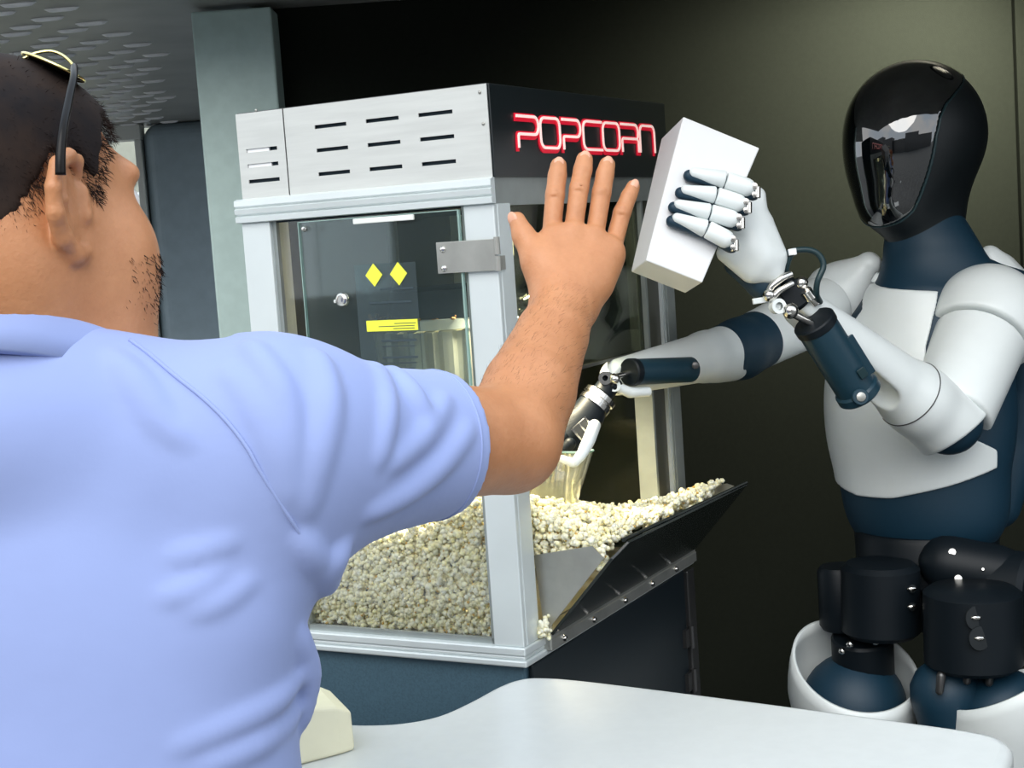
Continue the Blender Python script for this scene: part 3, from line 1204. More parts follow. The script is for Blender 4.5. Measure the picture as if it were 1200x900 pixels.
def heap(x, y):
    hgt = 1.155 + 0.03 * np.exp(-((x + 0.04) ** 2 + (y - 0.05) ** 2) / 0.006) - 0.03 * np.clip((-x - 0.06) / 0.22, 0, 1) \
        - 0.075 * np.clip((y - 0.12) / 0.36, 0, 1) + 0.008 * np.sin(31 * x + 5) * np.sin(23 * y)
    return hgt + 0.012 * np.clip((x + 0.02) / 0.08, 0, 1)


pts = []
for y in np.arange(0.024, 0.545, 0.0102):
    for x in np.arange(-0.362, 0.085, 0.0102):
        X, Y = x + rng.uniform(-0.004, 0.004), y + rng.uniform(-0.004, 0.004)
        if X > -0.01 and not 0.062 < Y < 0.545:
            continue
        Zh = heap(X, Y)
        lim = 1.01 + (X - 0.004) / 0.0935 * 0.1075 + 0.012
        if X > 0.0 and Zh < lim - 0.012:
            continue
        if X > -0.02:
            tq = min(1.0, (X + 0.02) / 0.105)
            Zh = Zh * (1 - tq) + (1.118 + 0.004 * math.sin(40 * Y)) * tq
        if X > 0.092:
            continue
        pts.append((X, Y, Zh + rng.uniform(-0.004, 0.004)))
        if rng.random() < 0.35:
            pts.append((X, Y, Zh - 0.009))
for z in np.arange(1.012, 1.2, 0.0086):           # kernels pressed against the side glass, two layers
    for x in np.arange(-0.332, -0.046, 0.0086):
        for y in (0.0235, 0.0315):
            X = x + rng.uniform(-0.004, 0.004)
            if z < heap(X, 0.03) + 0.002:
                pts.append((X, y + rng.uniform(-0.0015, 0.003), z + rng.uniform(-0.004, 0.004)))
for X in np.arange(-0.02, 0.086, 0.0095):          # the end of the heap above the steel cheek
    tq = min(1.0, (X + 0.02) / 0.105)
    top_ = heap(X, 0.06) * (1 - tq) + 1.118 * tq
    for z in np.arange(1.095, top_, 0.0095):
        for y in (0.0605, 0.071):
            pts.append((X + rng.uniform(-0.003, 0.003), y + rng.uniform(-0.001, 0.004), z))
for z in np.arange(1.10, 1.18, 0.0095):
    for x in (-0.02, -0.03):
        pts.append((x, 0.050 + rng.uniform(-0.002, 0.004), z))
for i in range(14):                               # strays at the corner of the rail
    pts.append((rng.uniform(0.004, 0.012), rng.uniform(0.032, 0.056), 1.006 + rng.uniform(0, 0.022)))
vs, fs, ms, off = [], [], [], 0
for p in pts:
    v, f, m_ = variants[rng.integers(7)]
    q = rng.normal(0, 1, 4)
    q /= np.linalg.norm(q)
    a, b, c, d = q
    Rm = np.array([[1 - 2 * (c * c + d * d), 2 * (b * c - a * d), 2 * (b * d + a * c)], [2 * (b * c + a * d), 1 - 2 * (b * b + d * d), 2 * (c * d - a * b)],
                   [2 * (b * d - a * c), 2 * (c * d + a * b), 1 - 2 * (b * b + c * c)]])
    vs.append(v @ Rm.T * rng.uniform(0.0064, 0.0090) + np.array([p[0], p[1], p[2] - Z0]))
    fs.append(f + off)
    ms.append(m_)
    off += len(v)
vs, fs, ms = np.concatenate(vs), np.concatenate(fs), np.concatenate(ms)
me = bpy.data.meshes.new('popcorn')
me.vertices.add(len(vs))
me.vertices.foreach_set('co', vs.astype(np.float32).ravel())
me.loops.add(len(fs) * 3)
me.loops.foreach_set('vertex_index', fs.astype(np.int32).ravel())
me.polygons.add(len(fs))
me.polygons.foreach_set('loop_start', np.arange(0, len(fs) * 3, 3, dtype=np.int32))
me.materials.append(M['popcorn'])
me.materials.append(M['husk'])
me.polygons.foreach_set('material_index', ms.astype(np.int32))
me.polygons.foreach_set('use_smooth', np.ones(len(fs), bool))
me.update(calc_edges=True)
pc = bpy.data.objects.new('popcorn', me)
COL.objects.link(pc)
pc.location = (MX, MY, Z0)
pc.rotation_euler = (0, 0, -MYAW)
tag(pc, 'heap of pale yellow popcorn filling the glass cabinet', 'popcorn', kind='stuff')

# ================================================================== WHITE POPCORN CARTON HELD BY THE ROBOT
CB = np.array([0.2155, 2.003, 1.448])
CU, CV, CW = unit([0.8994, 0.1046, -0.4244]), unit([0.380, 0.2927, 0.8774]), unit([-0.2161, 0.9505, -0.2235])
mb = MB()
rs = []
for tv, k in ((0.0, 0.725), (1.0, 1.0)):
    rs.append(np.array([CB + CV * 0.201 * tv + CU * sx * 0.0562 * k + CW * sy * 0.048 * k for sx, sy in ((-1, -1), (1, -1), (1, 1), (-1, 1))]))
mb.rings(rs, True)
for a in mb.v:
    a -= CB
bx = obj('popcorn_carton', mb, M['card'], bevel=0.0018)
bx.location = CB
tag(bx, "plain white tapered carton gripped in the robot's raised hand", 'box')


def oncarton(px, py, off=0.0):
    """point on the carton's front face (which widens upwards), off metres in front of it"""
    g = CB - CW * 0.048 * 0.725
    n = unit(np.cross(CU, CV * 0.201 - CW * 0.048 * 0.275))
    if n @ F > 0:
        n = -n
    v = ray(px, py)
    return EYE + v * (((g - EYE) @ n) / (v @ n)) + n * off


# ================================================================== ROBOT
RX, RY = float(at(1078, 450, 2.49)[0]), float(at(1078, 450, 2.49)[1])
robot = thing('humanoid_robot', 'white and black humanoid robot with a glossy black visor behind the counter', 'robot', (RX, RY, 0.012))
RINV = Matrix.Translation((-RX, -RY, -0.012))
TY = math.radians(40)
TF = np.array([-math.sin(TY), -math.cos(TY), 0])     # way the chest faces
TL = np.array([math.cos(TY), -math.sin(TY), 0])      # the robot's left
UP = np.array([0, 0, 1.0])
T0 = np.array([RX, RY, 0])
TM = np.array([TL, TF, UP])


def tl(l, f, z):
    return T0 + TL * l + TF * f + UP * z


def rsdf(name, s, c, ext, h, m, parent=None, smooth=1):
    c, ext = np.asarray(c, float), np.asarray(ext, float)
    return sdf(name, s, c - ext, c + ext, h, m, parent or robot, smooth, RINV)


def robj(name, mb, m, parent=None, **k):
    me = mb.mesh(name)
    me.transform(RINV)
    return link(name, me, m, parent or robot, k.get('smooth', 'auto'), k.get('bevel', 0.0), k.get('seg', 2))


def zpix(px, py, d):
    return float(at(px, py, d)[2])


SL = at(1158, 372, 2.40)      # left shoulder (near the camera)
SR = at(984, 352, 2.58)       # right shoulder
# ---- undersuit: torso, neck and head in black
tor = S()
tor.ell(tl(0, 0.0, zpix(1078, 445, 2.49)), (0.152, 0.108, 0.165), TM, 0.05)
tor.ell(tl(0, 0.005, zpix(1078, 520, 2.49)), (0.150, 0.112, 0.17), TM, 0.06)
tor.ell(tl(0, -0.005, zpix(1078, 600, 2.49)), (0.132, 0.108, 0.10), TM, 0.05)
neck0, neck1 = at(1080, 240, 2.50), at(1088, 300, 2.50)
tor.cap(neck0, neck1, 0.056, 0.064, k=0.03)
tor.cap(neck1, at(1086, 350, 2.49), 0.064, 0.088, k=0.04)
tor.cap(at(1105, 305, 2.49), at(1160, 345, 2.44), 0.046, 0.040, k=0.05)
cc = tl(0, 0, 1.22)
torso_o = rsdf('torso', tor, cc, (0.30, 0.30, 0.42), 0.0045, M['navy'])

RT = 0.13


def phiz(P):
    q = (P - T0) @ TM.T
    return np.stack([np.arctan2(q[:, 0] / 1.25, q[:, 1]) * RT, q[:, 2]], 1)


def shell(base, th, poly, name, ext_c, ext, h, m, parent=None):
    fn = polydist(poly)
    s = S()
    s.add(lambda P: base(P) - th, 0.001)
    s.add(lambda P: -(base(P) + 0.003), 0.001, '&')
    s.add(lambda P: fn(phiz(P)), 0.0025, '&')
    return rsdf(name, s, ext_c, ext, h, m, parent)


def hits(s, pix):
    return [tuple(phiz(s.hit(x, y, 1.8)[None])[0]) for x, y in pix]


pix = [(1015, 318), (1021, 330), (1034, 336), (1098, 341), (1092, 375), (1085, 405), (1084, 430), (1100, 470), (1130, 510),
       (1166, 527), (1166, 548), (1110, 570), (1046, 584), (1008, 581), (982, 562)]
pz = hits(tor, pix)
lowz = pz[-1][1]
pz += [(-0.20, lowz + 0.03), (-0.215, lowz + 0.12), (-0.205, lowz + 0.20)]
pz += [(-0.150, zpix(980, 410, 2.45)), (-0.105, zpix(990, 385, 2.45)), (-0.09, zpix(995, 365, 2.45))]
chest = shell(tor, 0.006, pz, 'chest_plate', cc, (0.30, 0.30, 0.42), 0.0024, M['white'])
# two dark marks printed on the chest plate
CP = tor.copy()
mk = MB()
for gl in ([[(1024.5, 380.0), (1028.2, 381.6)]], [[(1022.6, 387.4), (1023.6, 384.0), (1027.6, 384.6), (1026.8, 388.6)]],
           [[(1011.5, 377.5), (1010.4, 382)]]):
    for st in gl:
        q = [CP.hit(x, y, 1.8) - F * 0.0068 for x, y in st]
        mk = MB()
        mk.tube(q, 0.0007, 6)
        robj('chest_mark', mk, M['ink'], chest, smooth=False)

# ---- head
HY = math.radians(52)
HF = np.array([-math.sin(HY), -math.cos(HY), 0])
HLt = np.array([math.cos(HY), -math.sin(HY), 0])
HM = np.array([HLt, HF, UP])
HC = at(1072, 165, 2.49)


def hl(l, f, u):
    return HC + HLt * l + HF * f + UP * u


hd = S()
hd.ell(hl(0, -0.004, 0.012), (0.106, 0.131, 0.119), HM, 0.02)
hd.ell(hl(0, 0.040, -0.055), (0.078, 0.082, 0.100), HM, 0.04)
hd.ell(hl(0, 0.052, -0.105), (0.050, 0.058, 0.040), HM, 0.03)
head_core = hd.copy()
hd.cap(hl(0, -0.02, -0.06), neck1, 0.056, 0.062, k=0.04)
hd.cap(hl(0, -0.045, 0.0), hl(0, -0.03, -0.11), 0.07, 0.054, k=0.03)
head = rsdf('head', hd, HC + np.array([0, 0, -0.05]), (0.17, 0.17, 0.22), 0.0035, M['head'])


def visor_edge(P):
    q = (P - HC) @ HM.T
    u = q[:, 2]
    g = np.interp(u, [-0.16, -0.145, -0.132, -0.115, -0.09, -0.05, 0.0, 0.03, 0.05, 0.07, 0.09, 0.11, 0.13],
                  [0.125, 0.108, 0.094, 0.085, 0.080, 0.075, 0.068, 0.058, 0.043, 0.012, -0.028, -0.07, -0.12])
    return (g - q[:, 1]) * 0.75


vs_ = S()
vs_.add(lambda P: head_core(P) - 0.0025, 0.001)
vs_.add(lambda P: -(head_core(P) + 0.004), 0.001, '&')
vs_.add(visor_edge, 0.003, '&')
rsdf('visor', vs_, HC + np.array([0, 0, -0.02]), (0.16, 0.16, 0.18), 0.0026, M['visor'], smooth=2)
rim = S()
rim.add(lambda P: np.abs(head_core(P) - 0.001) - 0.0022, 0.001)
rim.add(lambda P: np.abs(visor_edge(P) - 0.0006) - 0.0012, 0.001, '&')
rsdf('visor_rim', rim, HC + np.array([0, 0, -0.02]), (0.16, 0.16, 0.18), 0.0014, M['cable'], head)

# ---- near arm (the robot's left): shoulder cap, upper arm, elbow, forearm, actuator
EL = at(1110, 497, 2.29)
WL = at(934, 356, 2.10)
UA = unit(EL - SL)
sh = S()
sh.ell(SL, (0.080, 0.080, 0.080), None, 0.02)
sh.cap(SL, SL + UA * 0.09, 0.078, 0.0735, k=0.03)
sh.plane(SL + UA * 0.045, UA, 0.004)
sh.add(lambda P: -((P - SL) @ (-unit(TL * 1.0 - UP * 0.1)) - 0.0) - 0.066, 0.004, '&') if False else None
rsdf('shoulder_cap', sh, SL, (0.12, 0.12, 0.12), 0.003, M['white'])
ua = S()
ua.cap(SL + UA * 0.03, EL + UA * 0.03, 0.0735, 0.060, k=0.01)
ua.plane(at(1119, 466, 2.30), -0.72 * R - 0.70 * U, 0.006)
ua.plane(at(1146, 505, 2.30), UA, 0.006)
ua.plane(SL + UA * 0.048, -UA, 0.003)
rsdf('upper_arm', ua, (SL + EL) / 2, (0.16, 0.16, 0.18), 0.003, M['white'])
mb = MB()
mb.ell(EL - UA * 0.006, (0.052, 0.052, 0.052), n=32, m=20)
robj('elbow_joint', mb, M['navy'])
FA = unit(WL - EL)
f1, f2, _ = frame_of(FA, F)
FLn = np.linalg.norm(WL - EL)
# side of the forearm where the actuator sits: towards the lower left of the photograph, a little towards the camera
ASIDE = unit(at(975, 420, 2.13) - (EL + FA * (FLn * 0.62)))
ASIDE = unit(ASIDE - FA * (ASIDE @ FA))
fs_ = S()
fs_.cap(EL - FA * 0.07, EL + FA * 0.085, 0.064, 0.051, k=0.02)
fs_.cap(EL + FA * 0.08, EL + FA * (FLn - 0.012), 0.050, 0.0285, k=0.02)
cutA = EL + FA * 0.165 + ASIDE * 0.048
cutB = EL + FA * (FLn + 0.03) + ASIDE * 0.046
fs_.cap(cutA, cutB, 0.029, 0.031, k=0.006, op='-')
fs_.plane(at(1112, 519, 2.27), 0.6 * R - 0.8 * U, 0.003)
forearm = rsdf('forearm', fs_, (EL + WL) / 2, (0.20, 0.17, 0.20), 0.0028, M['white'])
mb = MB()
sc = EL + FA * 0.100
tt = np.linspace(-0.30 * np.pi, 1.22 * np.pi, 40)
e1 = unit(-F + FA * (F @ FA))
e2 = np.cross(FA, e1)
mb.tube(ring_on(fs_, sc, e1, e2, 60, 0.02, 0.09, -1.9, 1.9), 0.0011, 6)
robj('shell_seam', mb, M['gunmetal'], forearm)
# linear actuator
A0, A1 = at(1003, 455, 2.11), at(957, 382, 2.07)
AA = unit(A1 - A0)
mb = MB()
mb.cyl(A0, A1, 0.0290, n=32, ch=0.003)
act = robj('actuator', mb, M['actuator'])
mb = MB()
mb.cyl(A0 - AA * 0.014, A0 + AA * 0.003, 0.0325, n=32, ch=0.003)
robj('end_cap', mb, M['actuator'], act)
mb = MB()
mb.cyl(A1 - AA * 0.004, A1 + AA * 0.010, 0.0305, n=32, ch=0.002)
robj('end_cap', mb, M['motor'], act)
mb = MB()
s1 = A1 + f1 * 0.0
side = unit(np.cross(AA, F))
mb.box(A0 + AA * 0.040 + side * -0.026 - F * 0.012, (0.007, 0.006, 0.034), np.array([side, F, AA]))
robj('side_fin', mb, M['actuator'], act, bevel=0.001)
mb = MB()
mb.box(A0 + AA * 0.028 - F * 0.0285 + R * 0.016, (0.006, 0.002, 0.008), np.array([side, F, AA]))
robj('connector', mb, M['cable'], act, bevel=0.001)
mb = MB()
e0 = at(1007, 465, 2.085)
mb.cyl(e0 - F * 0.010, e0 + F * 0.02, 0.0115, n=20, ch=0.001)
eye_ = robj('clevis', mb, M['actuator'], act)
mb = MB()
mb.lathe([(0.0065, 0), (0.0065, 0.002), (0.004, 0.003), (0.0005, 0.003)], e0 - F * 0.010, -F, 14)
robj('bolt', mb, M['steeldull'], eye_)
# rod, ball joints and linkages of the near wrist
mb = MB()
mb.cyl(A1, at(926, 366, 2.05), 0.0055, n=12)
robj('push_rod', mb, M['chrome'], act)
mb = MB()
mb.ell(at(926, 364, 2.045), (0.0115, 0.0115, 0.0115), n=18, m=12)
robj('ball_joint', mb, M['chrome'], smooth=True)
mb = MB()
mb.lathe([(0.0055, -0.006), (0.0105, -0.006), (0.0105, 0.006), (0.0055, 0.006)], at(911, 359, 2.045), -F + 0.3 * R, 22, caps=False)
mb.lathe([(0.0056, 0.0), (0.0002, 0.0)], at(911, 359, 2.045), -F + 0.3 * R, 22, caps=False)
robj('rod_eye', mb, M['white'])
mb = MB()
mb.ell(at(939, 332, 2.07), (0.010, 0.010, 0.010), n=16, m=10)
robj('ball_joint', mb, M['chrome'], smooth=True)
mb = MB()
mb.cyl(at(939, 334, 2.07), at(957, 356, 2.08), 0.0065, n=12)
mb.cyl(at(944, 340, 2.062), at(951, 350, 2.066), 0.0085, n=14, ch=0.001)
robj('push_rod', mb, M['chrome'])
mb = MB()
mb.box(at(929, 347, 2.08), (0.017, 0.016, 0.018), np.array([unit(R + 0.7 * U), F, unit(U - 0.7 * R)]))
mb.cyl(at(938, 358, 2.09), at(916, 328, 2.075), 0.015, n=18)
robj('wrist_block', mb, M['motor'], bevel=0.002)
mb = MB()
br = [at(899, 345, 2.05), at(905, 335, 2.045), at(916, 326, 2.045), at(927, 321, 2.05)]
mb.tube(br, [0.006, 0.0055, 0.0055, 0.005], 10)
mb.tube([at(903, 351, 2.045), at(913, 341, 2.04), at(929, 332, 2.045)], 0.0045, 10)
mb.ell(at(901, 346, 2.044), (0.009, 0.009, 0.009), n=14, m=9)
robj('wrist_bracket', mb, M['chrome'])
mb = MB()
mb.box(at(892, 352, 2.05), (0.012, 0.004, 0.004), np.array([unit(R + 0.15 * U), F, unit(U - 0.15 * R)]))
robj('bracket_tip', mb, M['white'], bevel=0.001)
mb = MB()
cb = catmull([at(961, 354, 2.08), at(957, 345, 2.06), at(958, 330, 2.05), at(965, 312, 2.05), at(960, 299, 2.05), at(948, 293, 2.05), at(930, 294, 2.05),
              at(915, 301, 2.055), at(909, 312, 2.06), at(912, 326, 2.07)], 6)
mb.tube(cb, 0.0042, 10)
cbl = robj('cable', mb, M['cable'], smooth=True)
mb = MB()
mb.tube(catmull([at(930, 295, 2.052), at(924, 306, 2.055), at(922, 322, 2.065), at(928, 338, 2.075)], 5), 0.0036, 9)
mb.tube(catmull([at(916, 300, 2.052), at(913, 312, 2.055), at(918, 326, 2.06)], 5), 0.0036, 9)
robj('cable', mb, M['cable'], smooth=True)
mb = MB()
mb.box(at(928, 295.5, 2.05), (0.0055, 0.006, 0.0045), np.array([unit(R + 0.15 * U), F, unit(U - 0.15 * R)]))
robj('cable_tie', mb, M['card'], cbl, bevel=0.0008)
mb = MB()
mb.box(at(908, 309, 2.058), (0.010, 0.008, 0.014), np.array([unit(R - 0.4 * U), F, unit(U + 0.4 * R)]))
robj('palm_connector', mb, M['motor'], bevel=0.002)

# ---- near hand around the carton
pdep = 2.055
pl_ = S()
knu = [(877, 226), (866, 243), (858, 262), (850, 287)]
wr = at(909, 325, pdep)
for (x, y), dd in zip(knu, (2.035, 2.03, 2.03, 2.035)):
    pl_.cap(at(x + 9, y + 4, dd + 0.012), at(888, 300, pdep), 0.0135, 0.021, k=0.014)
pl_.cap(at(886, 292, pdep), at(903, 317, pdep + 0.003), 0.025, 0.019, k=0.015)
pl_.cap(at(850, 297, 2.05), at(880, 318, pdep), 0.012, 0.016, k=0.014)
pl_.cap(at(896, 262, pdep), at(912, 300, pdep), 0.012, 0.012, k=0.014)
palm = rsdf('palm', pl_, at(882, 280, pdep), (0.09, 0.07, 0.09), 0.0022, M['white'])
dk = S()
dk.cap(at(862, 310, pdep + 0.022), at(895, 338, pdep + 0.018), 0.016, 0.016, k=0.02)
dk.cap(at(880, 290, pdep + 0.03), at(897, 330, pdep + 0.02), 0.024, 0.020, k=0.02)
dk.cap(at(880, 270, pdep + 0.028), at(885, 295, pdep + 0.03), 0.018, 0.024, k=0.02)
rsdf('palm_underside', dk, at(880, 300, pdep + 0.03), (0.09, 0.07, 0.09), 0.003, M['navy'])
# thumb behind the carton
mb = MB()
tb = [at(880, 300, pdep + 0.035), at(868, 285, pdep + 0.085), CB + CV * 0.105 + CU * 0.03 + CW * 0.057, CB + CV * 0.12 + CU * 0.0 + CW * 0.055]
mb.cap(tb[0], tb[1], 0.012, 0.011)
mb.cap(tb[1], tb[2], 0.0105, 0.0095)
mb.cap(tb[2], tb[3], 0.0095, 0.008)
robj('thumb', mb, M['navy'], smooth=True)
fing = [((877, 226), (845, 214), (810, 205), 0.0125), ((867, 244), (834, 232), (800, 225), 0.0120), ((859, 262), (827, 252), (792, 242), 0.0120),
        ((852, 287), (823, 271), (790, 258), 0.0125)]
for a, b, c, r_ in fing:
    pa, pb, pc_ = oncarton(*a, 0.019), oncarton(*b, 0.017), oncarton(*c, 0.0135)
    back_ = F * 0.0045 - U * 0.0035
    mb = MB()
    mb.cap(pa + back_, pb + back_, r_ * 0.84, r_ * 0.82)
    mb.cap(pb + back_, pc_ + back_ - R * 0.006, r_ * 0.82, r_ * 0.66)
    fg = robj('finger', mb, M['navy'], smooth=True)
    d1 = unit(pb - pa)
    d2 = unit(pc_ - pb)
    mb = MB()
    mb.stub(pa + d1 * 0.010, pb - d1 * 0.0009, r_, r_ * 0.97, flat_b=True)
    robj('finger_shell', mb, M['white'], fg, smooth=True)
    mb = MB()
    mb.stub(pb + d2 * 0.0009, pc_, r_ * 0.97, r_ * 0.56, flat_a=True)
    robj('fingertip_shell', mb, M['white'], fg, smooth=True)
    mb = MB()
    mb.cyl(pa - d1 * 0.004 + U * 0.006, pa - d1 * 0.004 - U * 0.010, 0.0060, n=16, ch=0.001)
    mb.lathe([(0.0042, 0), (0.0042, 0.002), (0.0005, 0.0022)], pa - F * 0.009 + U * 0.004, -F, 12)
    mb.lathe([(0.0035, 0), (0.0035, 0.002), (0.0005, 0.0022)], pa - F * 0.008 - U * 0.007, -F, 12)
    robj('knuckle', mb, M['chrome'], fg)

# ---- far arm (the robot's right)
ER = at(866, 409, 2.37)
WR = at(724, 442, 2.15)
UR = unit(ER - SR)
s_ = S()
s_.ell(SR, (0.062, 0.062, 0.062), None, 0.02)
s_.cap(SR + UP * 0.012, at(1018, 310, 2.54), 0.046, 0.022, k=0.03)
s_.plane(SR + UR * 0.05, UR, 0.003)
rsdf('shoulder_cap', s_, SR, (0.14, 0.14, 0.12), 0.0032, M['white'])
s_ = S()
s_.cap(SR + UR * 0.03, ER - UR * 0.035, 0.056, 0.0465, k=0.01)
s_.plane(SR + UR * 0.052, -UR, 0.003)
s_.plane(ER - UR * 0.035, UR, 0.004)
upr = rsdf('upper_arm', s_, (SR + ER) / 2, (0.16, 0.20, 0.12), 0.0032, M['white'])
FR = unit(WR - ER)
s_ = S()
s_.cap(ER - UR * 0.05, ER, 0.0475, 0.0475, k=0.01)
s_.cap(ER, ER + FR * 0.035, 0.0475, 0.044, k=0.01)
pad = rsdf('elbow_pad', s_, ER, (0.13, 0.13, 0.10), 0.003, M['navy'])
FRL = np.linalg.norm(WR - ER)
s_ = S()
s_.cap(ER + FR * 0.02, ER + FR * 0.09, 0.0445, 0.0385, k=0.01)
s_.cap(ER + FR * 0.09, WR + FR * 0.0, 0.0385, 0.0265, k=0.01)
s_.cap(ER - UR * 0.03 - UP * 0.022, ER + FR * 0.06 - UP * 0.017, 0.026, 0.022, k=0.02)
s_.plane(ER + FR * 0.022, -FR + 0.0 * U, 0.004)
sA, sB = at(817, 433, 2.20), at(728, 441, 2.10)
s_.cap(sA + U * 0.002, sB - R * 0.01, 0.023, 0.0175, k=0.004, op='-')
far_fore = rsdf('forearm', s_, (ER + WR) / 2, (0.18, 0.18, 0.10), 0.0026, M['white'])
B0, B1 = at(810, 433, 2.215), at(741, 436, 2.125)
mb = MB()
mb.cyl(B0, B1, 0.0188, n=26, ch=0.002)
act2 = robj('actuator', mb, M['actuator'])
mb = MB()
mb.cyl(B1 + (B0 - B1) * 0.05, B1 + (B0 - B1) * -0.06, 0.0198, n=26, ch=0.002)
robj('end_cap', mb, M['motor'], act2)
mb = MB()
mb.lathe([(0.0055, 0), (0.0055, 0.004), (0.004, 0.005), (0.0005, 0.005)], at(815, 428, 2.18), -F, 14)
robj('bolt', mb, M['gunmetal'], far_fore)
mb = MB()
mb.cyl(B1, at(716, 443, 2.10), 0.0045, n=12)
mb.lathe([(0.004, -0.005), (0.0095, -0.005), (0.0095, 0.005), (0.004, 0.005)], at(709, 443, 2.10), -F, 20, caps=False)
mb.ell(at(720, 444, 2.098), (0.008, 0.008, 0.008), n=14, m=9)
robj('push_rod', mb, M['chrome'], act2)
mb = MB()
mb.lathe([(0.0035, -0.006), (0.0085, -0.006), (0.0085, 0.006), (0.0035, 0.006)], at(720, 452, 2.105), -F, 18, caps=False)
mb.tube([at(724, 454, 2.11), at(738, 460, 2.12), at(760, 459, 2.14)], [0.007, 0.008, 0.007], 10)
robj('wrist_fork', mb, M['white'], far_fore)
# wrist ring, black hand and white thumb reaching into the cabinet
W1, W2 = at(716, 448, 2.115), at(655, 528, 2.09)
HD = unit(W2 - W1)
mb = MB()
mb.cyl(W1 - HD * 0.008, W1 + HD * 0.022, 0.016, n=20, ch=0.002)
for k in range(5):
    q = W1 + HD * 0.003 + (unit(np.cross(HD, F)) * math.cos(k * 1.3) - F * abs(math.sin(k * 1.3))) * 0.016
    mb.ell(q, (0.004, 0.004, 0.004), n=8, m=6)
robj('wrist_block', mb, M['motor'])
mb = MB()
mb.lathe([(0.019, 0.024), (0.0245, 0.024), (0.0245, 0.031), (0.0225, 0.032), (0.0225, 0.035), (0.0245, 0.036), (0.0245, 0.043), (0.019, 0.043)], W1, HD, 28)
robj('wrist_ring', mb, M['chrome'])
s_ = S()
s_.cap(W1 + HD * 0.045, W1 + HD * 0.105, 0.0225, 0.026, k=0.01)
s_.cap(W1 + HD * 0.07 + R * 0.012, W1 + HD * 0.115 + R * 0.012, 0.016, 0.018, k=0.01)
s_.cap(W1 + HD * 0.07 - R * 0.012, W1 + HD * 0.12 - R * 0.014, 0.016, 0.018, k=0.01)
hand2 = rsdf('palm', s_, W1 + HD * 0.08, (0.08, 0.08, 0.08), 0.0024, M['motor'])
mb = MB()
wq = at(683, 502, 2.06)
mb.box(wq, (0.011, 0.004, 0.010), np.array([unit(R + 0.9 * U), F, unit(U - 0.9 * R)]))
robj('window_plate', mb, M['gunmetal'], hand2, bevel=0.001)
mb = MB()
for s0 in (-1, 1):
    mb.box(wq + unit(R + 0.9 * U) * 0.012 * s0 - F * 0.003, (0.0012, 0.003, 0.010), np.array([unit(R + 0.9 * U), F, unit(U - 0.9 * R)]))
mb.box(wq - F * 0.004, (0.0012, 0.001, 0.009), np.array([unit(R + 0.9 * U), F, unit(U - 0.9 * R)]))
robj('window_frame', mb, M['chrome'], hand2)
tb = [at(697, 498, 2.035), at(690, 516, 1.995), at(682, 532, 1.982), at(673, 543, 1.980), at(657, 537, 1.985)]
rr = [0.0085, 0.0088, 0.0075, 0.0062, 0.005]
mb = MB()
th_root = None
for i in range(4):
    a, b = tb[i], tb[i + 1]
    d_ = unit(b - a) * 0.002
    mb = MB()
    mb.cap(a + d_, b - d_, rr[i], rr[i + 1])
    if i == 0:
        th_root = robj('thumb', mb, M['white'], smooth=True)
    elif i < 3:
        robj('thumb_joint', mb, M['white'], th_root, smooth=True)
    else:
        robj('thumb_tip', mb, M['white'], th_root, smooth=True)
for k, (x0, y0, x1, y1, x2, y2) in enumerate(((668, 520, 655, 534, 640, 541), (660, 514, 646, 528, 634, 538), (652, 508, 640, 520, 628, 530), (645, 502, 633, 512, 622, 521))):
    dd = 2.055 + 0.012 * k
    mb = MB()
    mb.cap(at(x0, y0, dd), at(x1, y1, dd), 0.0085, 0.008)
    fg = robj('finger', mb, M['motor'], smooth=True)
    mb = MB()
    mb.cap(at(x1, y1, dd), at(x2, y2, dd), 0.0082, 0.006)
    robj('fingertip_shell', mb, M['white'], fg, smooth=True)

# ---- back trim strip over the left shoulder blade
s_ = S()
s_.cap(at(1160, 300, 2.50), at(1205, 352, 2.48), 0.018, 0.03, k=0.02)
s_.cap(at(1172, 318, 2.52), at(1215, 372, 2.52), 0.03, 0.04, k=0.02)
rsdf('back_trim', s_, at(1188, 335, 2.5), (0.12, 0.12, 0.12), 0.0035, M['white'])
s_ = S()
s_.cap(at(1120, 315, 2.47), at(1190, 345, 2.455), 0.038, 0.036, k=0.02)
s_.cap(at(1190, 345, 2.46), at(1200, 480, 2.55), 0.03, 0.05, k=0.03)
s_.cap(at(1195, 480, 2.55), at(1165, 590, 2.56), 0.05, 0.045, k=0.03)
rsdf('back_pack', s_, at(1170, 440, 2.5), (0.16, 0.16, 0.32), 0.0045, M['navy'])

# ---- hips, legs
mb = MB()
wz = zpix(1085, 640, 2.5)
mb.lathe([(0.108, wz - 0.055), (0.116, wz - 0.05), (0.118, wz + 0.02), (0.112, wz + 0.03)], T0, UP, 40)
robj('waist', mb, M['motor'])
zp = wz - 0.09
mb = MB()
mb.cap(tl(-0.10, 0.0, zp), tl(0.10, 0, zp), 0.062, 0.062, n=28)
robj('pelvis', mb, M['motor'], smooth=True)


def boxcyl(c, ax, r, L, m, name, par=None):
    q = MB()
    q.lathe([(r * 0.86, -L / 2), (r, -L / 2 + 0.008), (r, L / 2 - 0.008), (r * 0.86, L / 2)], c, ax, 36)
    return robj(name, q, m, par)


